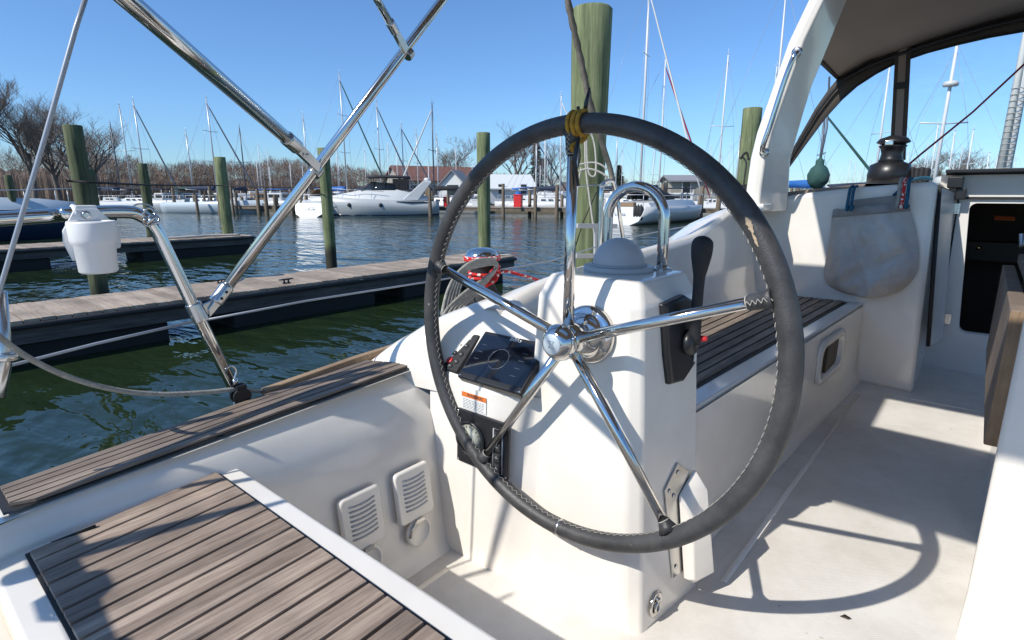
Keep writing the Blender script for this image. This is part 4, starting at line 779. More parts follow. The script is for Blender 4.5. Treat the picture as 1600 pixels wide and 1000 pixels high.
for k in range(5): mb.tube(smooth([wc+Vector((-.050+.004*k,-.052,-.095-.004*k)),wc+Vector((-.02,-.070+.003*k,-.062)),wc+Vector((.025,-.060,-.055+.005*k)),wc+Vector((.0,-.066,-.088)),wc+Vector((-.046,-.052,-.105))],5),.0055,8)
tag(mb.build('red_rope','redrope'),'red rope with white flecks wound round the sheet winch','rope')
mb=MB(); random.seed(11)
for k in range(5):
    o=(k-2)*3.5
    mb.tube(smooth([U(700+o*1.4,492,y=1.26),U(708+o*1.3,455,y=1.30),U(722+o,425-o*.2,y=1.325),U(745+o*.9,412+o*.5,y=1.32),U(770+o*.3,409+o*.6,y=1.325),U(775-o*.3,420+o*.5,y=1.325),U(760+o*.3,436+o*.3,y=1.31),U(735+o*1.0,458+o*.4,y=1.29),U(712+o*1.6,480,y=1.27),U(705+o*2.2,500,y=1.23)],5),.0052,8)
tag(mb.build('coiled_rope','rope'),'grey rope hanging in loose coils over the sheet winch','rope')
# ---------------------------------------------------------------- composite arch leg
ar=thing('mainsheet_arch','white moulded arch leg leaning inward above the coaming','arch',(3.1,.95,-.05))
_L=[(1164,300),(1175,225),(1205,140),(1232,62),(1262,0)]; _R=[(1232,300),(1234,250),(1265,140),(1297,62),(1322,0)]
_lt=[(q.z,q.y) for q in (U(*p,x=3.02) for p in _L)]; _rt=[(q.z,q.y) for q in (U(*p,x=3.28) for p in _R)]
def ext(t,z):
    if z<=t[-1][0]: return interp(t,z)
    (z0,y0),(z1,y1)=t[-2:]; return y1+(y1-y0)/(z1-z0)*(z-z1)
def seg(z):
    yo=ext(_lt,z); yi=ext(_rt,z); k=.42
    return [(3.03,yo),(3.01,lerp(yo,yo-.075,.5)),(3.02,yo-.075),(3.28,yi),(3.36,yi+.02),(3.38,yo+.0)]
rows=[[Vector((x,y,z)) for x,y in seg(z)] for z in (-.09,.03,.18,.3,.42,.55,.7,.85,1.05,1.3)]
mb=MB(); mb.loft(rows,closed=True,caps=True,smooth=False); mb.build('arch_leg','gel',ar,bevel=.014,seg=4,ang=25)
mb=MB(); mb.box((2.98,.86,-.085),(3.42,1.02,-.048)); mb.build('arch_foot','gel',ar,bevel=.01)
mb=MB(); pa=U(1243,80,x=2.992); pb=U(1192,238,x=2.992); mb.tube(smooth([pa+Vector((.03,0,0)),pa+Vector((-.012,0,-.02)),pa.lerp(pb,.3)+Vector((-.02,0,0)),pa.lerp(pb,.7)+Vector((-.02,0,0)),pb+Vector((-.012,0,.02)),pb+Vector((.03,0,0))],6),.0125,12); hnd=mb.build('grab_handle','steel',ar)
for p in (pa,pb): mb=MB(); mb.lathe([(.024,0),(.022,.008),(.014,.012)],p+Vector((.024,0,0)),(-1,0,0),18); mb.build('handle_foot','steel2',hnd)
# ---------------------------------------------------------------- sprayhood
dg=thing('sprayhood','brown canvas spray hood with clear windows over the companionway','spray hood',(4,-.35,.05))
XF=4.5
pbd=[(1.20,.02),(1.168,.15),(1.06,.33),(.949,.509),(.86,.62),(.78,.696),(.68,.76),(.581,.807),(.42,.848),(.269,.872),(.13,.888),(-.013,.895),(-.2,.902),(-.35,.903)]  # glass edge
pcv=[(1.225,.02),(1.21,.16),(1.115,.37),(1.02,.58),(.955,.69),(.90,.765),(.75,.835),(.589,.870),(.43,.912),(.28,.944),(.14,.972),(.002,.991),(-.2,1.01),(-.35,1.015)] # canvas edge
mir=lambda L: L+[(-.70-y,z) for y,z in L[-2::-1]]
G1=mir(pbd); G2=mir(pcv)
mb=MB(); mb.loft([[(XF-.02,y,z) for y,z in G1],[(XF-.008,(y+b)/2,(z+c)/2) for (y,z),(b,c) in zip(G1,G2)],[(XF,y,z) for y,z in G2]]); mb.build('front_band','canvasd',dg,solid=.006)
mb=MB(); mb.tube([(XF-.04,(y+b*2)/3,(z+c*2)/3) for (y,z),(b,c) in zip(G1,G2)],.011,10); mb.build('front_bow','blackmat',dg)
mb=MB(); mb.tube([(XF-.026,y,z) for y,z in G1],.006,6); mb.build('band_piping','caulk',dg)
# roof canvas from front edge aft
k0=5; Rf=G2[k0:len(G2)-k0]
rows=[]
for i in range(9):
    t=i/8; xe_=lambda y: interp([(-1.6,3.5),(-1.45,3.2),(-1.2,2.8),(.5,2.8),(.70,3.1),(.80,3.45),(.9,3.5)],y); rows.append([(lerp(XF,xe_(y),t),y+(.35+y)*0.01*t,z+interp([(-1.6,.03),(-1.3,.16),(.6,.16),(.9,.03)],y)*math.sin(t*PI*.5)) for y,z in Rf])
mb=MB(); mb.loft(rows); mb.build('roof_canvas','canvas',dg,solid=.004)
# side curtain, clear with canvas borders
for sgn in (1,-1):
    def sy(y): return y if sgn>0 else -.70-y
    S=[pcv[0],pcv[1],pcv[2],pcv[3],pcv[4],pcv[5]]
    mb=MB(); rows=[[(x,sy(y),z+(.05*math.sin((XF-x)/1.6*PI*.5) if z>.7 else 0)) for y,z in S] for x in (XF,4.1,3.8,3.5)]; mb.loft(rows); mb.build('side_window','vinyl',dg)
    mb=MB(); mb.prism([(XF,sy(1.228),.0),(XF,sy(1.222),.10),(3.05,sy(1.085),.035),(3.05,sy(1.085),-.05)],(0,.004*sgn,0)); mb.build('side_hem','canvasd',dg)
    mb=MB(); mb.tube([(XF,sy(.905),.765),(3.5,sy(.905),.80)],.012,8); mb.build('side_piping','canvasd',dg)
# windscreen
mb=MB(); base=[(-1.9,.02),(1.20,.02)]; V=[(XF-.012,y,z) for y,z in G1]; mb.add(V,[tuple(range(len(V)))],False); mb.build('windscreen','vinyl',dg)
# vertical flap with zip
fa=[U(1399,78,x=XF-.03),U(1424,74,x=XF-.03),U(1415,250,x=XF-.03),U(1390,250,x=XF-.03)]
mb=MB(); mb.prism(fa,(-.006,0,0)); zf=mb.build('zip_flap','canvasd',dg)
fb_=[lerp(fa[0],fa[1],.25),lerp(fa[0],fa[1],.72),lerp(fa[3],fa[2],.72),lerp(fa[3],fa[2],.25)]
mb=MB(); mb.prism([p+Vector((-.0075,0,0)) for p in fb_],(-.003,0,0)); mb.build('flap_lining','canvas',zf)
mb=MB(); p=U(1405,134,x=XF-.045); mb.box((p.x-.004,p.y-.045,p.z-.02),(p.x,p.y+.03,p.z+.02)); mb.build('flap_tab','caulk',zf)
# low hem canvas along the coachroof in front
mb=MB(); mb.prism([U(1212,302,x=3.36),U(1212,318,x=3.36),U(1290,310,x=3.36),U(1345,300,x=3.36),U(1352,287,x=3.36),U(1290,293,x=3.36)],(.02,0,0)); mb.build('coachroof_hem','canvas',dg)
# coachroof going forward
mb=MB(); mb.prism([(3.4,1.10,-.3),(3.4,1.10,-.05),(3.4,.9,-.02),(3.4,.5,.02),(3.4,.2,.045),(3.4,.2,-.3)],(3.2,0,0)); mb.box((3.98,-2,.07),(7,.2,.0975)); mb.build('coachroof','gel',boat)
# winch on the coachroof
w2=thing('coachroof_winch','black self tailing winch standing on the cabin roof above the grey bag','winch',(3.5,.42,.04))
wb=U(1389,272,x=3.46)
k=1.0
mb=MB(); mb.lathe([(.093,-.045),(.095,.0),(.088,.045),(.064,.056),(.060,.058)],wb,(0,0,1),32); mb.build('winch_base','black',w2)
mb=MB(); mb.lathe([(.058,.055),(.050,.075),(.046,.10),(.052,.125),(.062,.135),(.060,.138),(.050,.139)],wb,(0,0,1),32); mb.build('winch_drum','black',w2)
mb=MB(); mb.lathe([(.050,.140),(.052,.144),(.072,.152),(.073,.156),(.060,.172),(.030,.182),(.022,.186),(0,.186)],wb,(0,0,1),32); wj=mb.build('winch_jaw','black',w2)
mb=MB(); p=wb+Vector((-.066,.010,.147)); mb.box((p.x-.008,p.y-.018,p.z-.013),(p.x+.02,p.y+.018,p.z+.013)); mb.build('feeder_arm','steel',wj,bevel=.005)
rc=thing('rope_clutch','black rope clutch bank beside the winch on the cabin roof','rope clutch',(3.6,.25,.05))
for kx in range(4):
    mb=MB(); p=U(1425+7.5*kx,276,x=3.50); mb.box((p.x-.05,p.y-.012,p.z-.05),(p.x+.07,p.y+.010,p.z+.045-.004*(kx%2)),); mb.build('clutch','blackmat',rc,bevel=.008)
cl=MB(); 
for k in range(3): cl.tube(smooth([U(1400-2*k,303+k,x=3.27),U(1420+k*2,284-k,x=3.36),U(1440+k*3,279-k,x=3.42),U(1455+k,280,x=3.44)],5),.006,8)
tag(cl.build('teal_rope_tail','tealrope'),'teal rope tails trailing over the cabin edge towards the clutches','rope')
# grey bag hung on the bulkhead
bgt=thing('rope_bag','grey canvas rope bag hanging on the shaded cabin bulkhead','bag',(3.2,.4,-.5))
BT=[(1302,328),(1299,345),(1297,370),(1292,395),(1288,420),(1290,440),(1305,452),(1330,461),(1362,466)]
BR=[(1420,316),(1424,335),(1431,360),(1435,385),(1436,405),(1433,425),(1420,444),(1400,458),(1364,466)]
NU=36; rows=[]; LB=smooth([U(*p,x=3.285) for p in BT],4); RBb=smooth([U(*p,x=3.285) for p in BR],4); NV=len(LB)-1
mb=MB()
for j in range(NV+1):
    v=j/NV; a,b=LB[j],RBb[j]; r=[]
    for i in range(NU+1):
        u=i/NU; e=1-abs(u*2-1)**3.2; dp=interp([(0,.022),(.12,.035),(.4,.06),(.7,.085),(.88,.07),(1,.0)],v)
        p=a.lerp(b,u); fold=1.9*(.005*math.sin(p.y*38+p.z*16)+noise.noise(Vector((p.y*7,p.z*5,1.3)))*.020+(1-abs(noise.noise(Vector((p.y*13+p.z*9,p.z*6-p.y*4,4)))*2.2))*.011+.018*max(0,1-abs((p.y-.25)*1.2-(p.z+.28))*16)-.012*max(0,1-abs((p.y-.36)*.7+(p.z+.33))*22)+.010*max(0,1-abs((p.y-.50)*2.2-(p.z+.2))*20))
        p.x-=dp*e+fold*e*min(1,v*4)*min(1,(1-v)*8); p.z+=(.003*math.sin(u*31) if v<.03 else 0); r.append(p)
    rows.append(r)
mb.loft(rows); mb.build('bag_body','bagmat',bgt)
mb=MB(); mb.loft([[p+Vector((-.003,0,.002)) for p in rows[0]],[p+Vector((-.006,0,0)) for p in rows[1]],[p+Vector((-.0045,0,0)) for p in rows[3]],[p+Vector((.0,0,-.001)) for p in rows[3]]]); mb.build('bag_hem','bagd',bgt)
mb=MB(); q=[U(1335,312,x=3.285),U(1418,303,x=3.285),U(1420,322,x=3.285),U(1322,334,x=3.285)]; mb.prism(q,(-.006,0,0)); mb.build('bag_flap','bagd',bgt)
for k,(px,col) in enumerate(((1327,'tealrope'),(1333,'tealrope'),(1405,'rope'),(1412,'redrope'),(1419,'tealrope'))):
    mb=MB(); s=1 if k<2 else 0
    mb.tube(smooth([U(px+6,291-(12 if k>1 else 0),x=3.30),U(px+2,294-(12 if k>1 else 0),x=3.24),U(px-1,308,x=3.225),U(px-4,328-(4 if k>1 else 0),x=3.215),U(px,322,x=3.24)],5),.0075,8)
    o=mb.build('lashing_rope',col); tag(o,['teal rope lashing at the left corner of the grey bag, outer turn','teal rope lashing at the left corner of the grey bag, inner turn','grey rope end at the right corner of the bag','red flecked rope end at the right corner of the bag','teal rope end at the right corner of the bag'][k],'rope','rope ends lashing the bag')
# ---------------------------------------------------------------- cockpit table
tb=thing('cockpit_table','cockpit table with white moulded body and hanging teak leaf','table',(2.2,-.3,SZ))
q=[(1.45,-.083),(2.0,-.128),(3.1,-.150),(3.1,-.52),(1.45,-.56)]
mb=MB(); rows=[[Vector((x,y+(.005 if i<3 and z<-.9 else 0),z)) for i,(x,y) in enumerate(q)] for z in (SZ-.01,-.85,-.5,-.20)]; mb.loft(rows,closed=True,caps=True,smooth=False); mb.build('table_body','gel',tb,bevel=.012)
mb=MB(); mb.box((2.04,-.128,-.715),(3.35,-.086,-.312)); lf=mb.build('table_leaf','teak_table',tb,bevel=.005)
mb=MB(); mb.box((2.0365,-.126,-.712),(2.0395,-.088,-.315)); mb.build('leaf_end','teak_end',lf)
mb=MB(); mb.box((2.0,-.19,-.30),(3.35,-.132,-.26)); mb.build('table_top','teak_table',tb,bevel=.004)
mb=MB(); mb.tube([U(1596,365,x=3.2),U(1596,385,x=3.2),U(1604,380,x=3.0)],.008,8); mb.build('leaf_bracket','steel2',tb)
# small brown leaf and specks on the sole
lfm=MB(); p=U(1322,965,z=SZ+.003); lfm.add([p+Vector((-.004,.012,0)),p+Vector((.006,.004,.003)),p+Vector((.004,-.010,.001)),p+Vector((-.005,-.004,.002))],[(0,1,2,3)]); tag(lfm.build('dry_leaf','cabinwood',solid=.001),'tiny dry brown leaf lying on the cockpit floor','leaf')
# red halyard
rl=MB(); rl.tube([U(1395,278,x=3.6),U(1440,240,x=4.45),U(1520,175,x=4.45),U(1620,82,x=4.45)],[.006,.006,.006,.006],8); tag(rl.build('red_line','redline'),'thin crimson line slanting up behind the spray hood window','rope')
#=HARBOUR
# ---------------------------------------------------------------- piles
def pile(name,label,top,xy,r0,r1,zb=WZ-.8,group='green timber mooring piles',mt='pile',bolts=False):
    top=Vector(top); x,y=xy; mb=MB(); n=28; rows=[]; o=Vector((x,y,WZ)); sd=random.random()*50
    K=14
    for i in range(K+1):
        t=i/K; c=Vector((lerp(x,top.x,t),lerp(y,top.y,t),lerp(zb,top.z,t))); rr=lerp(r1,r0,t)
        rows.append([c+Vector((math.cos(2*PI*k/n),math.sin(2*PI*k/n),0))*rr*(1+.035*noise.noise(Vector((math.cos(2*PI*k/n)*1.5+sd,math.sin(2*PI*k/n)*1.5,c.z*.8)))+ (.02*math.sin(k*3.1) )) for k in range(n)])
    c=Vector((top.x,top.y,top.z)); rows.append([c+(p-c)*.93+Vector((0,0,.012)) for p in rows[-1]])
    mb.loft(rows,closed=True,caps=True); ob=mb.build(name,mt,origin=o)
    return tag(ob,label,'pile',group)
random.seed(4)
def pile_px(label,tx,ty,d,wt,wb,bx=None,**k):
    t=U(tx,ty,d=d); b=t.copy()
    q=math.sqrt(1+((tx-800)/F)**2); r0=wt/2*d/F/q; r1=wb/2*d/F*1.05/q
    return pile('mooring_pile',label,t,(b.x,b.y),r0,r1,**k),t
big,bt=pile_px('broad green timber pile just beyond the boat, lashed with pale ropes',925,16,4.2,63,43)
p1,p1t=pile_px('leaning dark green pile standing behind the near dock left of the cup holder',113,197,7.4,33,31,mt='pileshade')
_,p2t=pile_px('green pile standing at the end of the far left floating dock',343,246,17.3,19,18)
_,p3t=pile_px('green pile in open water behind the crossing steel tubes',505,232,13.4,19,17)
_,p4t=pile_px('green pile beyond the near dock, left of the wheel rim',755,208,12.4,21,19)
pile_px('green pile half hidden by the white arch leg',1176,170,9,31,28)
pile_px('short green pile behind the rail bend',222,256,17.5,16,17,mt='pileshade')
pile_px('dark green pile directly behind the leaning pile',137,264,16,20,19,mt='pileshade')
pile_px('dark green pile at the left edge behind the blue boat',12,274,22,13,14,mt='pileshade')
# ropes on the big pile
br2=thing('pile_lashing','pale mooring ropes looped and knotted round the big green pile','rope',bt-Vector((0,0,1)))
mb=MB(); d=bt-Vector((0,0,0))
def onp(px,py,k=.93): return U(px,py,d=4.2*k)
mb.tube(smooth([onp(902,258),onp(925,254),onp(940,258),onp(948,265)],5),.007,8); mb.tube(smooth([onp(903,268),onp(918,264),onp(935,268),onp(950,277)],5),.008,8)
mb.build('turns','ropew',br2)
mb=MB(); mb.tube(smooth([onp(916,212),onp(917,245),onp(920,270),onp(927,276),onp(931,268),onp(930,235),onp(925,212),onp(919,208)],6),.0065,8); mb.tube(smooth([onp(914,215),onp(915,260),onp(921,310),onp(928,360),onp(932,395)],6),.0065,8); mb.tube(smooth([onp(908,262),onp(903,290),onp(900,330),onp(898,370)],5),.006,8); mb.build('hanging_bights','ropew',br2)
mb=MB(); mb.tube(smooth([onp(903,225),onp(905,245),onp(901,262)],4),[.012]*9,8); mb.tube([onp(932,300),onp(912,345),onp(899,385)],.004,6); mb.build('dark_tie','roped',br2)
rr=MB(); q=U(1166,262,d=8.5); rr.tube(smooth([U(1160,245,d=8.6),U(1166,255,d=8.6),U(1163,280,d=8.6),U(1160,305,d=8.6)],4),.014,6); rr.tube(smooth([U(1157,248,d=8.6),U(1166,238,d=8.6),U(1170,250,d=8.6)],4),.018,6); tag(rr.build('pile_rope','roped'),'dark rope tied round the pile beside the arch leg','rope')
# dark rope strung between the piles
dl=MB(); a=U(112,283,d=7.25); b=U(165,286,d=7.6); c=U(340,290,d=17.0); d_=U(500,293,d=13.2)
dl.tube(smooth([U(105,282,d=7.2),a,b,U(240,289,d=11),c,U(420,292,d=15),d_],8),[.022]*20+[.018]*40 if False else .016,6); tag(dl.build('mooring_rope','roped'),'dark mooring rope strung from the leaning pile past the next piles','rope')
# ---------------------------------------------------------------- near floating dock and second dock
def float_dock(name,label,x0,x1,y0,y1,zt,gaps,endround=True,group='floating docks'):
    t=thing(name,label,'dock',((x0+x1)/2,(y0+y1)/2,WZ),group)
    mb=MB(); x=x0; random.seed(9)
    while x<x1-.02:
        dx=.140; dz=random.uniform(-.004,.004); mb.box((x,y0-.02,zt-.035+dz),(x+dx-.012,y1+.02,zt+dz)); x+=dx
    mb.build('deck_boards','dockdeck',t)
    mb=MB(); mb.box((x0,y0-.005,zt-.26),(x1,y0+.06,zt-.037)); mb.box((x0,y1-.06,zt-.26),(x1,y1+.005,zt-.037)); mb.box((x1-.06,y0+.06,zt-.26),(x1,y1-.06,zt-.037)); mb.build('stringer','dockside',t)
    mb=MB(); mb.tube([(x0,y0-.045,zt-.065),(x1,y0-.045,zt-.065)],.032,10); mb.tube([(x1,y0-.045,zt-.065),(x1+.06,y0+.1,zt-.065),(x1+.06,y1-.1,zt-.065),(x1,y1+.045,zt-.065)],.032,10); mb.build('rub_strip','rubber',t)
    for a,b in gaps:
        mb=MB(); mb.box((a,y0+.05,WZ-.25),(b,y1-.05,zt-.262)); mb.build('float','float',t,bevel=.03)
    return t
nd=float_dock('floating_dock','long weathered floating dock alongside the boat',-9,9.2,7.66,8.85,-1.3,[(-8.9,2.45),(3.25,5.6),(6.2,8.9)])
fd=float_dock('floating_dock','shorter weathered floating dock beyond the near dock at left',-12,8.3,17.55,19.1,-1.27,[(-11,3.2),(5.2,8.2)])
def cleat(x,y,z,label,s=1.0):
    t=thing('dock_cleat',label,'cleat',(x,y,z),'cleats on the docks'); mb=MB()
    mb.tube([(x-.10*s,y,z+.052*s),(x-.05*s,y,z+.05*s),(x+.05*s,y,z+.05*s),(x+.10*s,y,z+.052*s)],[.006*s,.011*s,.011*s,.006*s],8)
    for d in (-.028,.028): mb.tube([(x+d*s,y,z),(x+d*s,y,z+.05*s)],[.014*s,.010*s],8)
    mb.box((x-.05*s,y-.02*s,z),(x+.05*s,y+.02*s,z+.008*s)); mb.build('horn','blackmat',t)
cleat(4.13,7.85,-1.296,'black cleat on the near dock edge, beside the steel tube foot',1.15); cleat(3.5,8.62,-1.296,'black cleat on the far edge of the near dock',.9); cleat(8.3,7.9,-1.296,'black cleat near the end of the near dock',1.0)
hz=MB(); hz.tube(smooth([(5.9,18.0,-1.24),(6.6,17.9,-1.235),(7.2,18.05,-1.235),(8.0,17.8,-1.235)],5),.03,8); tag(hz.build('shore_hose','ropew'),'pale hose lying along the end of the far left dock','hose')
#=FAR
# ---------------------------------------------------------------- boats
def hullmb(L,B,fb,fs,dr=.4,tr=.85,sh=.25,n=14):
    """bow at +x, transom at -x, waterline z=0"""
    rows=[]
    for i in range(n+1):
        t=i/n; x=-L/2+L*t
        w=B/2*(tr+(1-tr)*math.sin(min(t/.55,1)*PI/2))*(1-max(0,(t-.5)/.5)**2.2)
        w=max(w,.02); z=lerp(fs,fb,t**1.5); ov=L*.07*max(0,(t-.75)/.25)
        rows.append([(x+ov,w,z),(x+ov*.7,w*.98,z*.55),(x,w*.86,.02),(x-.0,w*.45,-dr),(x-.0,0,-dr*1.1),(x,-w*.45,-dr),(x,-w*.86,.02),(x+ov*.7,-w*.98,z*.55),(x+ov,-w,z)])
    mb=MB(); mb.loft(rows,closed=True); mb.add(rows[0],[tuple(range(9))[::-1]],False); return mb
def place(o,loc,rz):
    o.location=loc; o.rotation_euler=(0,0,rz)
def sailboat(label,tpx,tpy,D,rz=0,L=9.5,hull='hullw',mast='alu',furl=None,boom='saild',spread=1,mr=.07,group='sailing boats moored at the far pier',lazy=False,radar=False,dodger=None,hide=False):
    T=U(tpx,tpy,d=D); H=T.z-WZ; root=thing('moored_sailboat',label,'sailboat',(0,0,0),group)
    hb=hullmb(L,L*.31,1.25,1.0); hb.build('hull',hull,root)
    bt_=MB(); bt_.loft([[(x,w,z) for w,z in ((L*.135*s,.10),(L*.13*s,.04))] for x,s in ((-L*.49,.9),(0,1.12),(L*.3,.8),(L*.47,.1))]); 
    mb=MB(); mb.loft([[(-L*.18,-L*.10,1.0),(-L*.18,-L*.09,1.42),(-L*.18,L*.09,1.42),(-L*.18,L*.10,1.0)],[(L*.12,-L*.085,1.08),(L*.10,-L*.07,1.40),(L*.10,L*.07,1.40),(L*.12,L*.085,1.08)],[(L*.24,-L*.04,1.1),(L*.22,-L*.03,1.2),(L*.22,L*.03,1.2),(L*.24,L*.04,1.1)]],caps=True,smooth=False); cb=mb.build('cabin',hull if hull!='hulld' else 'hullw',root,bevel=.03)
    mb=MB()
    for s in (-1,1):
        for q in (-.1,-.02,.06): mb.box((L*q-.22,s*L*.0935-.02,1.17),(L*q+.22,s*L*.0935+.02,1.30))
    mb.build('porthole','glassd',cb)
    mb=MB(); mb.tube([(L*.06,0,1.2),(L*.06,0,H*.6),(L*.055,0,H)],[mr,mr,mr*.75],8); ms=mb.build('mast',mast,root)
    if True:
        for k in range(spread):
            mb=MB(); z=lerp(1.3,H,.52 if spread==1 else (.38,.68)[k]); mb.tube([(L*.06,-1.0,z+.05),(L*.06,0,z),(L*.06,1.0,z+.05)],.03 if not radar else .035,5); mb.build('spreader',mast,ms)
        mb=MB(); mb.tube([(L*.055,0,H),(L*.055,0,H+.5)],.015,4); mb.tube([(L*.055-.2,0,H+.12),(L*.055+.15,0,H+.12)],.02,4); mb.build('wind_vane',mast,ms)
    rw=.013 if D>35 else .009
    mb=MB(); z=lerp(1.3,H,.52)
    for s in (-1,1): mb.tube([(L*.055,0,H*.98),(L*.06,s*1.0,z),(L*.04,s*L*.14,1.1)],rw,4)
    mb.tube([(L*.055,0,H),(-L*.48,0,1.1)],rw,4)
    if not furl: mb.tube([(L*.055,0,H*.97),(L*.53,0,1.3)],rw,4)
    mb.build('rigging','wire',root)
    if furl:
        mb=MB(); a=Vector((L*.055,0,H*.96)); b=Vector((L*.53,0,1.5)); mb.tube([a,a.lerp(b,.06),a.lerp(b,.8),b],[.02,.055,.085,.05],7); mb.build('furled_sail',furl,root)
    mb=MB(); mb.tube([(L*.05,0,2.2),(-L*.30,0,2.25)],.07,7); bo=mb.build('boom',mast,root)
    mb=MB(); mb.loft([[(x,w*math.cos(R(a)),2.33+w*1.2*math.sin(R(a))) for a in range(0,360,45)] for x,w in ((L*.045,.2),(0,.2),(-L*.15,.15),(-L*.29,.08))],closed=True,caps=True); mb.build('sail_cover',boom,bo)
    if radar: mb=MB(); mb.lathe([(.0,-.12),(.28,-.10),(.30,0),(.24,.10),(0,.12)],(L*.06-.05,0,H*.80),(0,0,1),14); mb.build('radar_dome','hullw',root)
    if dodger: mb=MB(); mb.loft([[(x,w*math.cos(R(a)),1.35+h*math.sin(R(a))) for a in range(0,181,30)] for x,w,h in ((-L*.15,L*.09,.6),(-L*.22,L*.10,.75))],smooth=True); mb.build('canvas_dodger',dodger,root,solid=.02)
    mb=MB()
    for s in (-1,1):
        for q in (-.45,-.25,0,.2,.4): mb.tube([(L*q,s*L*.14*(1 if q<.3 else .55),1.0),(L*q,s*L*.14*(1 if q<.3 else .55),1.65)],.016,4)
        mb.tube([(-L*.45,s*L*.14,1.63),(L*.2,s*L*.14,1.63),(L*.4,s*L*.077,1.66),(L*.5,0,1.75)],.012,4)
    mb.build('lifelines','alu',root)
    root.rotation_euler=(0,0,rz); off=Matrix.Rotation(rz,3,'Z')@Vector((L*.055,0,0)); root.location=(T.x-off.x,T.y-off.y,WZ); return root
RB=math.atan2(-.918,.395)      # along the far pier, towards the right of the view
toward=RB-PI/2                 # stern or bow facing the camera
rnd=random.Random(21)
RV=math.atan2(fw.y,fw.x)
spec=[ # label, top px, D, rz, kwargs
('second mast from the left above the woods, bare thin rig',172,193,62,RB,dict(L=8,mast='alud')),
('slim pale mast just left of the short green pile, with mast head fittings',186,165,60,RV,dict(L=8.5)),
('moored sailboat with dark furled headsail left of the dock end pile',208,158,55,RB,dict(furl='alud',L=9.5,boom='sailk',dodger='sailk')),
('distant sailboat with thin mast and white slanting stay over green canvas',290,206,60,RB,dict(L=8,dodger='sailg',boom='sailg')),
('sailboat whose mast rises behind the dock end pile, with dark furled headsail',322,154,52,RB+.05,dict(furl='alud',L=10,spread=2,boom='saild',hull='hullg')),
('sailboat with short dark mast right of the dock end pile',374,200,60,RV,dict(L=8,mast='alud')),
('small distant mast behind the slanting steel tube joint',473,180,66,RB,dict(L=8)),
('tall sailboat with green furled headsail behind the power cruiser bow',530,116,56,RB,dict(furl='sailg',L=11,spread=2,boom='sailb',mast='alu',dodger='sailb')),
('sailboat behind the cruiser windscreen with grey furled headsail',588,160,58,RB,dict(furl='alud',L=9)),
('sailboat with thin mast behind the cruiser canopy',627,196,60,RB,dict(furl='alud',L=8.5)),
('slight mast between the cruiser canopy and the tan house',650,204,70,RB,dict(L=8)),
('sailboat with white furled headsail in front of the tan house',675,163,52,RB+PI,dict(furl='sailw',L=9,mast='alud',boom='sailk')),
('second mast in front of the red brown roof',682,212,60,RB,dict(L=8)),
('white mast inside the wheel, left of the upright spoke and before the conifer',852,188,58,RB,dict(L=8,mast='aluw')),
('blue covered sailboat seen inside the wheel beside the upright spoke',838,215,60,RB,dict(L=8,furl='saild',boom='sailb',dodger='sailb')),
('white mast close against the upright spoke',877,150,52,RB,dict(L=9,furl='sailw',mast='aluw')),
('tallest white mast right of the big pile with long spreaders',1015,-30,44,RB-.2,dict(L=11,mast='aluw',spread=2,mr=.10,furl='sailw')),
('sailboat with mast above the grab rail and wine red furled sail',1040,93,46,RB+.4,dict(L=10,mast='aluw',furl='redline')),
('sailboat with single white mast midway between wheel and arch',1138,86,45,RV+.1,dict(L=10,mast='aluw',spread=1)),
('short mast above the grab rail, far off',965,200,60,RB,dict(L=8)),
('short mast left of the green pile by the arch',1156,215,60,RB,dict(L=8,furl='alud')),
('tall mast passing just left of the arch top',1231,-40,40,RB,dict(L=10,mast='aluw')),
('thin mast peeping left of the arch handle',1214,104,55,RB,dict(L=9,mast='aluw')),
('sailboat with white mast seen through the left pane of the spray hood',1390,105,36,RB+.3,dict(L=9,mast='aluw',hull='hullw')),
('sailboat with radar dome and wide spreader seen through the right pane',1496,68,24,RV-.1,dict(L=11,mast='aluw',radar=True,mr=.08,spread=1,boom='sailw')),
('sailboat with dark mast and green sail bag low in the left pane',1290,170,30,RB,dict(L=8,mast='alud',furl='sailg',boom='sailb',dodger='sailb')),
('small mast behind the red line, left one of the pair',1466,195,50,RB,dict(L=8,mast='aluw')),
('small mast right of the radar mast',1492,206,52,RB,dict(L=8,mast='aluw')),
('small mast with crosstree in the middle of the right pane',1521,204,50,RB+.2,dict(L=8,mast='aluw')),
('short stub mast near the hatch bracket in the right pane',1546,240,60,RB,dict(L=7,mast='aluw')),
('faint short mast at the right of the right pane',1559,245,62,RB,dict(L=7,mast='aluw')),
]
for i,(lab,tx,ty,D,rz,kw) in enumerate(spec): sailboat(lab,tx,ty,D,rz,**kw)
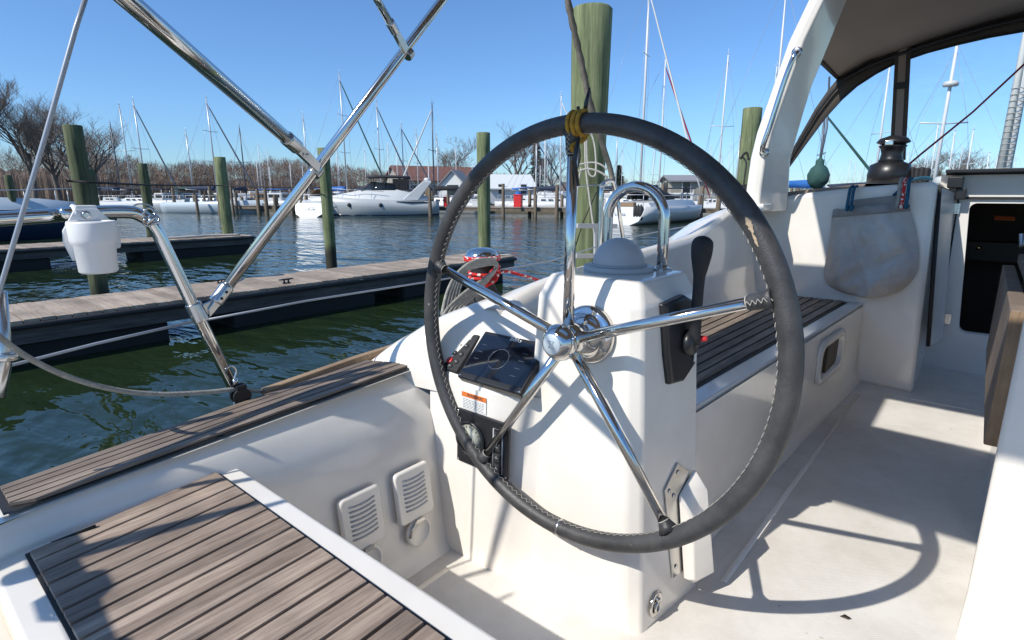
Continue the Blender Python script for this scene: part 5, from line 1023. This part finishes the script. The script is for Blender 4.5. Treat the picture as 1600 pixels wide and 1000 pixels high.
# anonymous small masts further away behind: ranks of laid up boats
pr0=None; rnd=random.Random(5)
cand=[]
for i in range(64):
    if i<26: px=rnd.uniform(395,760)
    elif i<44: px=rnd.uniform(820,1190)
    else: px=rnd.uniform(1235,1600)
    cand.append((px,rnd.uniform(222,262),rnd.uniform(66,92)))
cand.sort(); proto=None; laid=[]
for i,(px,py,D) in enumerate(cand):
    T=U(px,py,d=D); H=T.z-(-1.25)
    if proto is None:
        root=thing('laid_up_sailboat','small white sailboat laid up ashore among the distant masts','sailboat',(0,0,0),'distant laid up sailboats')
        hullmb(7.5,2.4,1.3,1.1,dr=.5).build('hull','hullw',root); mb=MB(); mb.tube([(.4,0,.5),(.4,0,10)],[.06,.045],6); mb.build('mast','aluw',root); mb=MB(); mb.box((-1.6,-.7,1.0),(1.2,.7,1.5)); mb.build('cabin','hullw',root,bevel=.1)
        mb=MB(); mb.tube([(.4,0,10),(3.9,0,1.3)],.012,4); mb.tube([(.4,0,10),(-3.7,0,1.1)],.012,4); mb.tube([(.4,0,9.8),(.4,.9,5),(.4,1.1,1.1)],.012,4); mb.tube([(.4,0,9.8),(.4,-.9,5),(.4,-1.1,1.1)],.012,4); mb.tube([(.4,-.9,5),(.4,.9,5)],.025,4); mb.build('rigging','wire',root); proto=root; r=root
    else:
        r=proto.copy(); C.objects.link(r)
        for chd in proto.children:
            c=chd.copy(); C.objects.link(c); c.parent=r
    laid.append(r)
    r.location=(T.x,T.y,-1.25+.55); r.rotation_euler=(0,0,RB+rnd.uniform(-1.6,1.6)); s=(H-.55)/10; r.scale=(1,1,s) if False else (max(.8,min(1.2,s)),)*2+(s,)
# power cruiser
pc=thing('power_cruiser','long white motor cruiser with black canvas top and swept radar arch','motor boat',(0,0,0))
hb=hullmb(9.8,3.3,1.65,1.2,tr=.95); hb.build('hull','hullp',pc)
mb=MB(); mb.loft([[(x,s*w,z) for s in (1,)for w,z in ((hw,.42),(hw+.01,.50))] for x,hw in ((-4.6,1.5),(-2,1.62),(1,1.62),(3,1.2))]); 
mb=MB(); mb.loft([[(-4.0,-1.35,1.25),(-4.0,-1.2,1.6),(-4.0,1.2,1.6),(-4.0,1.35,1.25)],[(-1.5,-1.45,1.3),(-1.5,-1.2,2.15),(-1.5,1.2,2.15),(-1.5,1.45,1.3)],[(1.2,-1.3,1.4),(.9,-1.0,2.2),(.9,1.0,2.2),(1.2,1.3,1.4)],[(4.0,-.4,1.5),(3.9,-.3,1.62),(3.9,.3,1.62),(4.0,.4,1.5)]],caps=True); mb.build('deckhouse','hullw',pc)
mb=MB(); mb.loft([[(1.35,-1.0,2.05),(1.35,1.0,2.05)],[(.5,-.92,2.75),(.5,.92,2.75)]]); 
for s in (-1,1): mb.loft([[(1.35,s*1.0,2.05),(-1.4,s*1.22,2.12)],[(.5,s*.92,2.75),(-1.3,s*1.1,2.65)]])
mb.build('windscreen','glassd',pc,solid=.03)
mb=MB(); mb.loft([[(x,-1.15,3.12+d),(x,0,3.28+d),(x,1.15,3.12+d)] for x,d in ((.9,-.05),(0,0),(-1.8,0),(-2.6,-.08))]); mb.build('canvas_top','sailk',pc,solid=.06)
mb=MB()
for s in (-1,1):
    for x in (.5,-.6,-1.7,-2.4): mb=MB(); mb.tube([(x,s*1.12,2.2),(x,s*1.12,3.12)],.025,5); mb.build('canvas_pole','sailk',pc)
    mb=MB(); mb=MB(); mb.prism([(-2.45,s*1.12,2.1),(-1.2,s*1.12,2.1),(-1.2,s*1.12,3.0),(-2.45,s*1.12,3.0)],(0,.01,0)); mb.build('canvas_enclosure','sailk',pc); mb=MB()

for s in (-1,1):
    mb=MB(); mb.prism([(-1.9,s*1.42,1.3),(-3.2,s*1.42,1.3),(-4.35,s*1.42,2.75),(-3.7,s*1.42,2.85)],(0,-.12*s,0)); mb.build('radar_arch','hullw',pc,bevel=.04)
mb=MB(); mb.box((-4.3,-1.3,2.72),(-3.8,1.3,2.84)); mb.lathe([(.25,0),(.28,.12),(.2,.26),(0,.28)],(-4.0,.3,2.84),(0,0,1),12); mb.build('arch_top','hullw',pc,bevel=.03)
for x in (2.3,-.2):
    for s in (-1,1): 
        mb=MB(); mb.lathe([(.16,0),(.16,.05),(0,.05)],(x,s*(1.62 if x<1 else 1.33),.92),(0,s,.1),14); mb.build('porthole','glassd',pc)
mb=MB(); mb.prism([(-1.4,-1.64,1.22),(-3.6,-1.61,1.20),(-4.2,-1.57,1.12),(-2.6,-1.62,1.06)],(0,-.04,0)); mb.prism([(-1.4,1.64,1.22),(-3.6,1.61,1.20),(-4.2,1.57,1.12),(-2.6,1.62,1.06)],(0,.04,0)); mb.build('side_window','glassd',pc)
mb=MB(); 
for s in (-1,1):
    mb.tube([(-.5,s*1.5,2.0),(2.5,s*1.15,2.15),(4.9,s*.1,2.3)],.02,5)
    for x,y in ((.5,1.42),(1.8,1.25),(3.2,.85),(4.3,.35)): mb.tube([(x,s*y,1.45),(x,s*y,2.13)],.016,5)
mb.build('bow_rail','alu',pc)
mb=MB(); mb.box((4.4,-.2,1.5),(5.2,.2,1.6)); mb.lathe([(.1,-.2),(.16,0),(.1,.2)],(5.0,0,1.4),(1,0,.2),8); mb.build('anchor_pulpit','steel2',pc)
mb=MB()
for s in (-1,1): mb.loft([[(x,s*w,.06),(x,s*(w+.012),.20)] for x,w in ((-4.85,1.38),(-2,1.46),(0,1.46),(1.5,1.34),(3,.98),(4.2,.48))])
mb.build('boot_stripe','hulld',pc,solid=.02)
c=U(594,337.3,z=WZ); pc.location=(c.x+0,c.y,WZ); pc.rotation_euler=(0,0,math.atan2(-r_.y,-r_.x)+.16)
# stern of the white sailboat left of the cruiser
def yacht_stern(label,px,py,L,rz,cover,fend,name):
    t=thing('moored_yacht',label,'yacht',(0,0,0)); B=L*.34
    rows=[]
    for i in range(11):
        q=i/10; w=B/2*(.86+.14*math.sin(min(q/.5,1)*PI/2))*(1-max(0,(q-.45)/.55)**2.2); w=max(w,.03); x=-L/2+L*q+ (0 if i else 0)
        rows.append([(x-(.55 if i==0 else 0)*0,w,1.05),(x,w*.97,.62),(x,w*.86,.22),(x,w*.55,.0),(x,0,-.1),(x,-w*.55,.0),(x,-w*.86,.22),(x,-w*.97,.62),(x,-w,1.05)])
    r0=[Vector(p) for p in rows[0]]; r0=[Vector((p.x-.55*(1.05-p.z)/1.05,p.y,p.z)) for p in r0]; rows[0]=r0
    mb=MB(); mb.loft(rows,closed=True); mb.add(r0,[tuple(range(9))[::-1]],False); mb.build('hull','hullw',t)
    mb=MB(); mb.loft([[(x,a,z) for a,z in ((-w,1.0),(-w*.85,h),(w*.85,h),(w,1.0))] for x,w,h in ((-L*.42,B*.40,1.28),(-L*.1,B*.38,1.45),(L*.2,B*.28,1.4),(L*.36,B*.1,1.15))],caps=True,smooth=False); mb.build('coachroof','hullw',t,bevel=.03)
    mb=MB()
    for s in (-1,1):
        mb.tube([(-L*.50,s*B*.38,1.05),(-L*.50,s*B*.38,1.75),(-L*.36,s*B*.42,1.75),(-L*.36,s*B*.42,1.05)],.02,5); mb.tube([(-L*.36,s*B*.42,1.7),(0,s*B*.47,1.7),(L*.3,s*B*.33,1.75),(L*.47,0,1.8)],.014,4)
    mb.tube([(-L*.50,-B*.38,1.75),(-L*.50,B*.38,1.75)],.02,5); mb.build('guard_rail','alu',t)
    mb=MB(); mb.loft([[(x,w*math.cos(R(a)),1.45+h*math.sin(R(a))) for a in range(0,181,20)] for x,w,h in ((-L*.30,B*.30,.75),(-L*.2,B*.3,.85),(-L*.06,B*.27,.45))]); mb.build('canvas_dodger',cover,t,solid=.02)
    if fend:
        for k in range(3):
            mb=MB(); mb.lathe([(.02,-.45),(.12,-.38),(.13,0),(.13,.3),(.05,.42),(.02,.5)],(-L*.5-.18+.0*k,-B*.30-.30*k*.6+.1,.72),(0,0,1),12); mb.build('fender','blackmat',t)
        mb=MB(); mb.lathe([(.34,-.02),(.36,.03),(.30,.05)],(-L*.40,-.1,1.75),(1,0,0),20,caps=False); mb.build('yacht_wheel','blackmat',t)
        mb=MB(); mb.box((-L*.5-.02,-B*.2,1.06),(-L*.5+.3,B*.25,1.3)); mb.build('teak_seat','tan',t)
    u=Vector((0,-1,0))
    text('REVERIE' if False else name,.40,(-L/2-.32,.0,.62),u,(-.4,0,1),'grey','stern_lettering',t,.01)
    c=U(px,py,z=WZ); off=Matrix.Rotation(rz,3,'Z')@Vector((-L/2-.3,0,0)); t.location=(c.x-off.x,c.y-off.y,WZ); t.rotation_euler=(0,0,rz); return t
vr=math.atan2(fw.y,fw.x)
yacht_stern('white yacht stern with faded lettering beside the cruiser bow',484,339,8.5,vr-.10,'tan',False,'LUCE')
yacht_stern('white yacht with three black fenders seen through the grab rail',968,351,10.5,vr-.75,'sailk',True,'Luna')
# blue boat at left beyond the second dock
nb=thing('navy_boat','dark blue hulled motor boat with pale blue deck cover at the far left','motor boat',(0,0,0))
hullmb(9,3.0,1.25,1.15,tr=.95).build('hull','hulld',nb)
mb=MB(); mb.loft([[(x,-w,1.15+.02*x),(x,-w*.75,z),(x,w*.75,z),(x,w,1.15+.02*x)] for x,w,z in ((-4.4,1.5,1.5),(-1,1.55,1.75),(2,1.3,1.62),(4.2,.35,1.35))],caps=True); mb.build('deck_cover','hullg',nb)
mb=MB(); mb.loft([[(x,-w,1.12),(x,-w-.03,1.2)] for x,w in ((-4.5,1.45),(0,1.55),(3,1.0),(4.6,.1))]); mb.loft([[(x,w,1.12),(x,w+.03,1.2)] for x,w in ((-4.5,1.45),(0,1.55),(3,1.0),(4.6,.1))]); mb.build('rub_rail','hullw',nb,solid=.03)
mb=MB()
for s in (-1,1): 
    mb.tube([(-2,s*1.5,1.9),(1.5,s*1.35,1.95),(4.9,0,2.1)],.018,5)
    for x,y in ((-1.5,1.5),(0,1.5),(1.5,1.35),(3,.95),(4.2,.4)): mb.tube([(x,s*y,1.2),(x,s*y,1.95)],.015,5)
mb.build('bow_rail','alu',nb)
c=U(-60,384,z=WZ); c=U(-28,378,z=WZ); nb.location=(c.x,c.y+1.4,WZ); nb.rotation_euler=(0,0,.02)
# small motor boats and covered boats along the far pier
def launch(label,px,py,L,rz,top='tan',hull='hullw',D=None,mt2='hullw'):
    t=thing('moored_motorboat',label,'motor boat',(0,0,0),'motor boats at the far pier')
    hullmb(L,L*.33,1.2,.95,tr=.95,n=8).build('hull',hull,t)
    mb=MB(); mb.box((-L*.15,-L*.11,1.0),(L*.15,L*.11,1.9)); ca=mb.build('cabin',mt2,t,bevel=.08)
    mb=MB(); mb.box((-L*.10,-L*.112,1.4),(L*.11,L*.112,1.75)); mb.box((-L*.152,-L*.09,1.4),(L*.152,L*.09,1.75)); mb.build('cabin_window','glassd',ca)
    mb=MB(); mb.box((-L*.30,-L*.13,2.25),(L*.17,L*.13,2.35)); mb.build('hard_top',top,t,bevel=.03)
    mb=MB()
    for s in (-1,1):
        for x in (-.28,.14): mb=MB(); mb.tube([(L*x,s*L*.12,1.0),(L*x,s*L*.12,2.27)],.03,5); mb.build('top_post','alu',t)
    c=U(px,py,z=WZ) if D is None else Vector((U(px,303,d=D).x,U(px,303,d=D).y,0)); t.location=(c.x,c.y,WZ); t.rotation_euler=(0,0,rz); return t
launch('small motor boat with tan cabin top at the far pier',413,328,7.5,RB+.3,'tan',mt2='tan')
launch('white motor boat under blue cover beside the tan topped boat',437,328.5,7,RB,'sailb')
launch('white cabin boat at the left end of the far pier',262,330,6.5,RB-.3,'saild','hullg')
launch('low white launch by the far pier, under the dead trees',300,329,6.5,RB+.9,'sailk','hullw')
launch('pale grey hulled boat moored parallel to the far pier',352,329,8,RB+PI,'sailk','hullp')
launch('white boat with dark windows behind the far pier near the yacht stern',505,322,7,RB+.8,'tan')
launch('white boat behind the pier posts right of the cruiser',705,322,8,RB+.3,'sailk')
launch('white boat with blue canvas behind the pier near the upright spoke',862,322,7.5,RB,'sailb')
launch('cabin cruiser right of the grab rail with pale hard top',1095,326,8.5,RB+.2,'hullw','hullg')
launch('low white boat alongside the pier under the wheel rim',1062,334,7.5,RB,'saild')
launch('white boat beyond the pier above the grab rail',1010,318,8,RB+.6,'tan')
launch('boat with blue canopy seen through the left spray hood pane',1330,300,8,RB,'sailb',D=45)
launch('blue covered boat at the lower left of the spray hood window',1243,300,7,RB+.4,'sailb',D=38)
launch('white boat with a frame top seen through the right pane',1545,300,8,RB,'alud',D=48)
# green bag on the coachroof seen through the hood, actually a hanging anchor ball shape
ab=MB(); p=U(1279,273,d=14); ab.lathe([(.02,.42),(.10,.34),(.10,.24),(.19,.16),(.26,0),(.24,-.18),(.12,-.33),(.02,-.36)],p,(0,0,1),18); tag(ab.build('furling_bag','sailg'),'green rounded sail bag hanging on a neighbouring stay, through the left pane','sail bag')
st_=MB(); st_.tube([p+Vector((0,0,.4)),U(1292,200,d=14),U(1296,120,d=14)],.025,6); st_.tube([p+Vector((0,0,-.36)),Vector((p.x,p.y,WZ-.2))],.03,6); tag(st_.build('neighbour_stay','alud'),'dark stay rising out of the green sail bag','rigging wire')
# mast with furled sail at right edge
nm=thing('neighbour_mast','thick white mast with laced sail at the right edge','mast',U(1600,300,d=12))
T=U(1612,60,d=12); b=Vector((T.x,T.y,WZ-.1)); mb=MB(); mb.tube([b,T,T+Vector((0,0,3))],.085,12); mb.build('spar','aluw',nm)
mb=MB(); off=r_*-.14; mb.tube([Vector((T.x,T.y,0.15))+off,T+off,T+Vector((0,0,2))+off],[.09,.06,.04],10); mb.build('laced_sail','sailw',nm)
mb=MB()
for k in range(16): z=.25+k*.13; c=Vector((T.x,T.y,z))+off*.6; mb.tube([c+r_*.10-fw*.10,c-fw*.13-r_*.05+z_*.03,c-r_*.16+fw*.0+z_*.05],.008,5)
mb.build('lacing','rope',nm)
# ---------------------------------------------------------------- far pier and its piles
fp=thing('far_pier','long fixed timber pier in front of the far boats','pier',tuple(far_line(.5)+Vector((0,0,WZ))))
mb=MB(); A=far_line(-.10); B=far_line(1.55); dv=(B-A).normalized(); nv=Vector((-dv.y,dv.x,0))
if nv.dot(Vector((1,1,0)))<0: nv=-nv
zt=-1.05
def pierbox(mb,a,b,o0,o1,z0,z1): mb.prism([a+nv*o0+z_*z0,a+nv*o1+z_*z0,b+nv*o1+z_*z0,b+nv*o0+z_*z0],(0,0,z1-z0))
pierbox(mb,A,B,.5,2.4,zt-.06,zt); mb.build('pier_deck','fardeck',fp)
mb=MB(); pierbox(mb,A,B,.55,.70,zt-.32,zt-.065); pierbox(mb,A,B,2.1,2.3,zt-.32,zt-.065); mb.build('pier_stringer','oldpile',fp)
LM=[(20,'left edge pile'),(150,'leaning pile'),(237,'short green pile'),(352,'left dock end pile'),(512,'pile behind the tubes'),(600,'power cruiser'),(690,'red hydrant box'),(758,'pile left of wheel'),(802,'red dock box'),(918,'big green pile'),(1000,'yacht with fenders'),(1060,'grab rail loop'),(1170,'arch leg pile'),(1280,'green sail bag'),(1385,'cabin roof winch'),(1480,'radar dome mast'),(1590,'laced mast')]
ORD=['nearest','second','third','fourth','fifth','sixth','seventh','eighth','ninth','tenth','eleventh','twelfth']
def autolabel(objs,what):
    P=[]
    for o in objs:
        v=Vector(o.location); px=800+F*v.dot(r_)/v.dot(fw); P.append((px,o))
    cnt={}
    for px,o in sorted(P,key=lambda q:q[0]):
        lm=min(LM,key=lambda l:abs(l[0]-px)); cnt.setdefault((lm[1],px>lm[0]),[]).append((abs(px-lm[0]),o))
    for (nm,rt_),L in cnt.items():
        for k,(d,o) in enumerate(sorted(L,key=lambda q:q[0])): o['label']=what+', %s to the %s of the %s'%(ORD[min(k,11)],'right' if rt_ else 'left',nm)
allposts=[]
rnd=random.Random(8); n=58; pproto=None
ts=sorted(rnd.uniform(-.1,1.5) for _ in range(n))
for i,t in enumerate(ts):
    p=far_line(t)+nv*rnd.choice([.3,.35,2.55,-.9 if i%4==0 else .3]); h=rnd.uniform(.5,1.6)
    rr=rnd.uniform(.11,.17)
    if pproto is None:
        mb=MB(); mb.loft([[(math.cos(2*PI*k/12)*r,math.sin(2*PI*k/12)*r,z) for k in range(12)] for z,r in ((-1.2,1),(.2,1.02),(1.5,.95),(2.6,.9))],closed=True,caps=True); pproto=mb.build('pier_pile','oldpile'); o=pproto; tag(o,'weathered brown timber post of the far pier','pile','posts of the far pier')
    else: o=pproto.copy(); C.objects.link(o)
    o.location=(p.x,p.y,WZ); o.scale=(rr,rr,(h+1.0)/2.6); allposts.append(o)
autolabel(allposts,'brown pier post'); autolabel(laid,'laid up white sailboat')
# red box on the pier
def onpier(px,off=1.4):
    v=ray(px,303); v=Vector((v.x,v.y,0)); # intersect with pier line
    # A + dv*s = v*k
    import mathutils
    det=dv.x*(-v.y)-dv.y*(-v.x); s=((-A.x)*(-v.y)-(-A.y)*(-v.x))/det
    return A+dv*s+nv*off
def obj_box(label,name,cat,px,w,h,mt,lid=None,grp=None):
    p=onpier(px); t=thing(name,label,cat,(p.x,p.y,zt),grp); mb=MB(); M2=Matrix.Translation((p.x,p.y,zt))@Matrix.Rotation(RB,4,'Z'); mb.box((-w/2,-.3,0.002),(w/2,.3,h),M2); mb.build('cabinet_body',mt,t,bevel=.02)
    mb=MB(); mb.box((-w/2-.03,-.33,h),(w/2+.03,.33,h+.07),M2); mb.build('cabinet_lid',lid or mt,t,bevel=.02)
obj_box('bright red dock box on the far pier, framed by the wheel','dock_box','dock box',802,.62,.95,'red')
obj_box('small red hydrant box on the pier right of the cruiser','dock_box','dock box',687,.35,.75,'red')
obj_box('white dock box on the far pier inside the wheel','dock_box','dock box',738,.9,.55,'hullw')
obj_box('white power pedestal box on the pier left of the yacht','dock_box','dock box',900,.4,.9,'hullw')
obj_box('white dock box on the pier near the tan topped boat','dock_box','dock box',470,.8,.5,'hullw')
# ---------------------------------------------------------------- buildings
def house(label,px,D,w,d,hw,hr,wall,roof,rz,name='house'):
    c=U(px,303,d=D); t=thing(name,label,'building',(c.x,c.y,-1.25)); Mx=Matrix.Translation((c.x,c.y,-1.25))@Matrix.Rotation(rz,4,'Z')
    mb=MB(); V=[Mx@Vector(p) for p in ((-w/2,-d/2,0),(w/2,-d/2,0),(w/2,d/2,0),(-w/2,d/2,0),(-w/2,-d/2,hw),(w/2,-d/2,hw),(w/2,d/2,hw),(-w/2,d/2,hw),(-w/2,0,hr),(w/2,0,hr))]
    mb.add(V,[(0,1,5,4),(2,3,7,6),(1,2,6,9,5),(3,0,4,8,7)],False); mb.build('wall',wall,t)
    mb=MB()
    for s in (-1,1):
        e=.35; sl_=(hr-hw)/(d/2)
        mb.prism([Mx@Vector((-w/2-e,s*(d/2+e),hw-sl_*e+.02)),Mx@Vector((w/2+e,s*(d/2+e),hw-sl_*e+.02)),Mx@Vector((w/2+e,0,hr+.02)),Mx@Vector((-w/2-e,0,hr+.02))],(0,0,.14))
    mb.build('roof',roof,t)
    for i in range(int(w//3)):
        x=-w/2+1.5+i*3
        mb=MB(); mb.box((x-.45,-d/2-.06,1.2),(x+.45,-d/2-.005,2.5),Mx); wi=mb.build('window','shed',t); mb=MB(); mb.box((x-.37,-d/2-.075,1.28),(x+.37,-d/2-.062,2.42),Mx); mb.build('pane','glassd',wi)
    for s in (-1,1):
        mb=MB(); mb.box((s*(w/2+.03)-.03,-.7,hw*.45),(s*(w/2+.03)+.03,.7,hw*.45+1.3),Mx); mb.build('window','glassd',t)
    return t
hr_=math.atan2(r_.y,r_.x)
house('long tan boathouse with red brown roof beyond the pier',690,80,14,7.5,3.0,4.9,'siding','roof',hr_+.5)
house('little white gabled shed in front of the tan boathouse',714,68,3.2,3.4,2.2,3.9,'shed','roofg',hr_+1.35,'shed')
house('white storage tent behind the pier inside the wheel',792,74,6,5,2.0,3.6,'shed','shed',hr_+.3,'shed')
house('low grey roofed shelter right of the grab rail',1085,58,6,4,2.5,3.0,'siding','roofg',hr_,'shed')
# ---------------------------------------------------------------- trees
def branches(rnd,h,spread,levels,trunk_r,seed_dir=None,min_r=.012):
    tk=MB(); tw=MB()
    def rec(p,d,l,r,lv):
        n=3; pts=[p]; q=p.copy(); dd=d.copy()
        for i in range(n):
            dd=(dd+Vector((rnd.uniform(-1,1),rnd.uniform(-1,1),rnd.uniform(-.2,.7)))*.16).normalized(); q=q+dd*(l/n); pts.append(q.copy())
        (tk if lv<=1 else tw).tube(pts,r,5 if lv<2 else 3,caps=False,r1=r*.55)
        if lv>=levels: return
        k=rnd.randint(3,4) if lv else rnd.randint(6,8)
        for i in range(k):
            t=rnd.uniform(.35,1) if lv else rnd.uniform(.35,1.0); ii=min(int(t*n),n-1); s=pts[ii].lerp(pts[ii+1],t*n-ii)
            a=rnd.uniform(0,2*PI); out=Vector((math.cos(a),math.sin(a),0))*spread; nd=(dd*.75+out*rnd.uniform(.5,1.0)+Vector((0,0,.25))).normalized()
            rec(s,nd,l*rnd.uniform(.55,.80),max(r*.5,min_r),lv+1)
    rec(Vector((0,0,0)),Vector((0,0,1)),h*.42,trunk_r,0)
    return tk,tw
def bare_tree(label,px,D,h,spread=.8,levels=4,tr=.3,seed=1,group='bare trees on the shore',min_r=.012):
    rd=random.Random(seed); c=U(px,303,d=D); t=thing('bare_tree',label,'tree',(c.x,c.y,-1.3),group); tk,tw=branches(rd,h,spread,levels,tr,min_r=min_r)
    o=Vector((c.x,c.y,-1.3))
    for mbx in (tk,tw): mbx.v=[v+o for v in mbx.v]
    tk.build('trunk','bark',t,fix=False); tw.build('crown','twig',t,fix=False); return t
bare_tree('tallest bare tree at the left edge of the photo',-12,62,16,.75,6,.38,1,min_r=.008)
bare_tree('big bare tree left of the leaning pile',52,66,14.5,.9,6,.34,2,min_r=.008)
bare_tree('bare tree just behind the leaning pile top',92,72,14.5,.9,6,.34,12,min_r=.008)
bare_tree('bare tree whose crown shows right of the leaning pile',158,74,10.5,1.0,6,.28,4,min_r=.008)
bare_tree('leafless tree between the leaning pile and the second dock',118,58,9,1.0,4,.22,9,min_r=.012)
bare_tree('lone bare tree above the red brown roof',709,95,11.5,1.1,5,.25,5,min_r=.016)
bare_tree('wide bare tree inside the wheel behind the white tent',806,84,12.0,.9,5,.3,6,min_r=.013)
bare_tree('thin bare tree beside the conifer, left of the upright spoke',862,90,11,.8,5,.22,7,min_r=.013)
bare_tree('bare tree glimpsed low in the right spray hood pane',1500,95,10,1.2,5,.3,8,min_r=.016)
bare_tree('second bare tree low in the right spray hood pane, nearer the red line',1440,100,10,1.2,5,.3,10,min_r=.016)
def conifer(label,px,D,h,seed):
    rd=random.Random(seed); c=U(px,303,d=D); t=thing('conifer_tree',label,'tree',(c.x,c.y,-1.3)); o=Vector((c.x,c.y,-1.3)); mb=MB(); mb.tube([o,o+z_*h],[.25,.03],6); mb.build('trunk','bark',t)
    mb=MB()
    for i in range(420):
        f=rd.random()**.8; z=lerp(1.4,h,f); R0=(1-f)*h*.23*rd.uniform(.4,1.15)+.15; a=rd.uniform(0,2*PI); p=o+Vector((0,0,z)); d=Vector((math.cos(a),math.sin(a),-.12)); s=Vector((-d.y,d.x,0)); 
        for j in range(7):
            q=p+d*R0*rd.uniform(.25,1); w=rd.uniform(.1,.24); mb.add([q-s*w,q+d*w*2.2+Vector((0,0,rd.uniform(-.2,.1))),q+s*w,q+Vector((0,0,rd.uniform(.05,.2)))],[(0,1,2,3)],False)
    mb.build('crown','needle',t,fix=False); return t
conifer('dark evergreen seen inside the wheel left of the upright spoke',838,92,9.6,3)
conifer('low dark evergreen just right of the big pile',966,100,6.2,4)
# the leafless wood along the shore
rd=random.Random(17); mb=MB(); mk=MB()
top=[(-400,215),(0,235),(120,238),(200,250),(260,262),(330,258),(400,262),(430,253),(480,258),(560,268),(640,278),(720,280),(800,276),(900,276),(960,285),(1060,296),(1160,300),(1260,298),(1330,294),(1400,286),(1450,272),(1500,270),(1600,272),(1750,270),(2000,272)]
def twigtree(p,h,mb):
    tr=Vector((rd.uniform(-.3,.3),rd.uniform(-.3,.3),0)); mb.add([p+Vector((-.07,0,0)),p+Vector((.07,.02,0)),p+tr+Vector((0,0,h*.75))],[(0,1,2)],False)
    cr_=h*rd.uniform(.16,.30)
    for j in range(46):
        a=rd.uniform(0,2*PI); f=rd.random()**.5; el=rd.uniform(-.15,1.45); d=Vector((math.cos(a)*math.cos(el),math.sin(a)*math.cos(el),math.sin(el)*1.15)); c=p+tr*.8+Vector((0,0,h-cr_*1.3)); q=c+d*cr_*f*.75; e=(d+Vector((rd.uniform(-.5,.5),rd.uniform(-.5,.5),rd.uniform(-.2,.5)))).normalized(); s=Vector((-math.sin(a),math.cos(a),rd.uniform(-.4,.4)))*.026
        mb.add([q-s,q+s,q+e*cr_*rd.uniform(.25,.55)],[(0,1,2)],False)
for i in range(3600):
    px=rd.uniform(-200,1750) if i%3 else rd.uniform(150,760); D=rd.uniform(86,120) if px<760 else rd.uniform(100,150)
    tp0=interp(top,px)-9; c=U(px,303,d=D); H=(303-tp0)*D/F*rd.uniform(.5,1.06)+1.3
    twigtree(Vector((c.x,c.y,-1.3)),max(H,1.5),mb)
tag(mb.build('woodland','brush',fix=False),'band of leafless brown woodland along the far shore','woodland',kind='stuff')
rows=[[],[],[],[]]
for i in range(400):
    px=-260+i*5.2; D=104 if px<760 else 128; c=U(px,303,d=D); b=Vector((c.x,c.y,-1.4)); H=((303-interp(top,px))*D/F)*.62+1.0+noise.noise(Vector((i*.23,0,0)))*1.1+noise.noise(Vector((i*.9,3,0)))*.6
    c2=U(px,303,d=D+8); b2=Vector((c2.x,c2.y,-1.4)); rows[0].append(b); rows[1].append(b+Vector((0,0,H*.7))); rows[2].append(b.lerp(b2,.4)+Vector((0,0,H))); rows[3].append(b2)
mk.loft(rows); tag(mk.build('undergrowth','brushcore'),'dense brown undergrowth filling the foot of the far woods','undergrowth',kind='stuff')
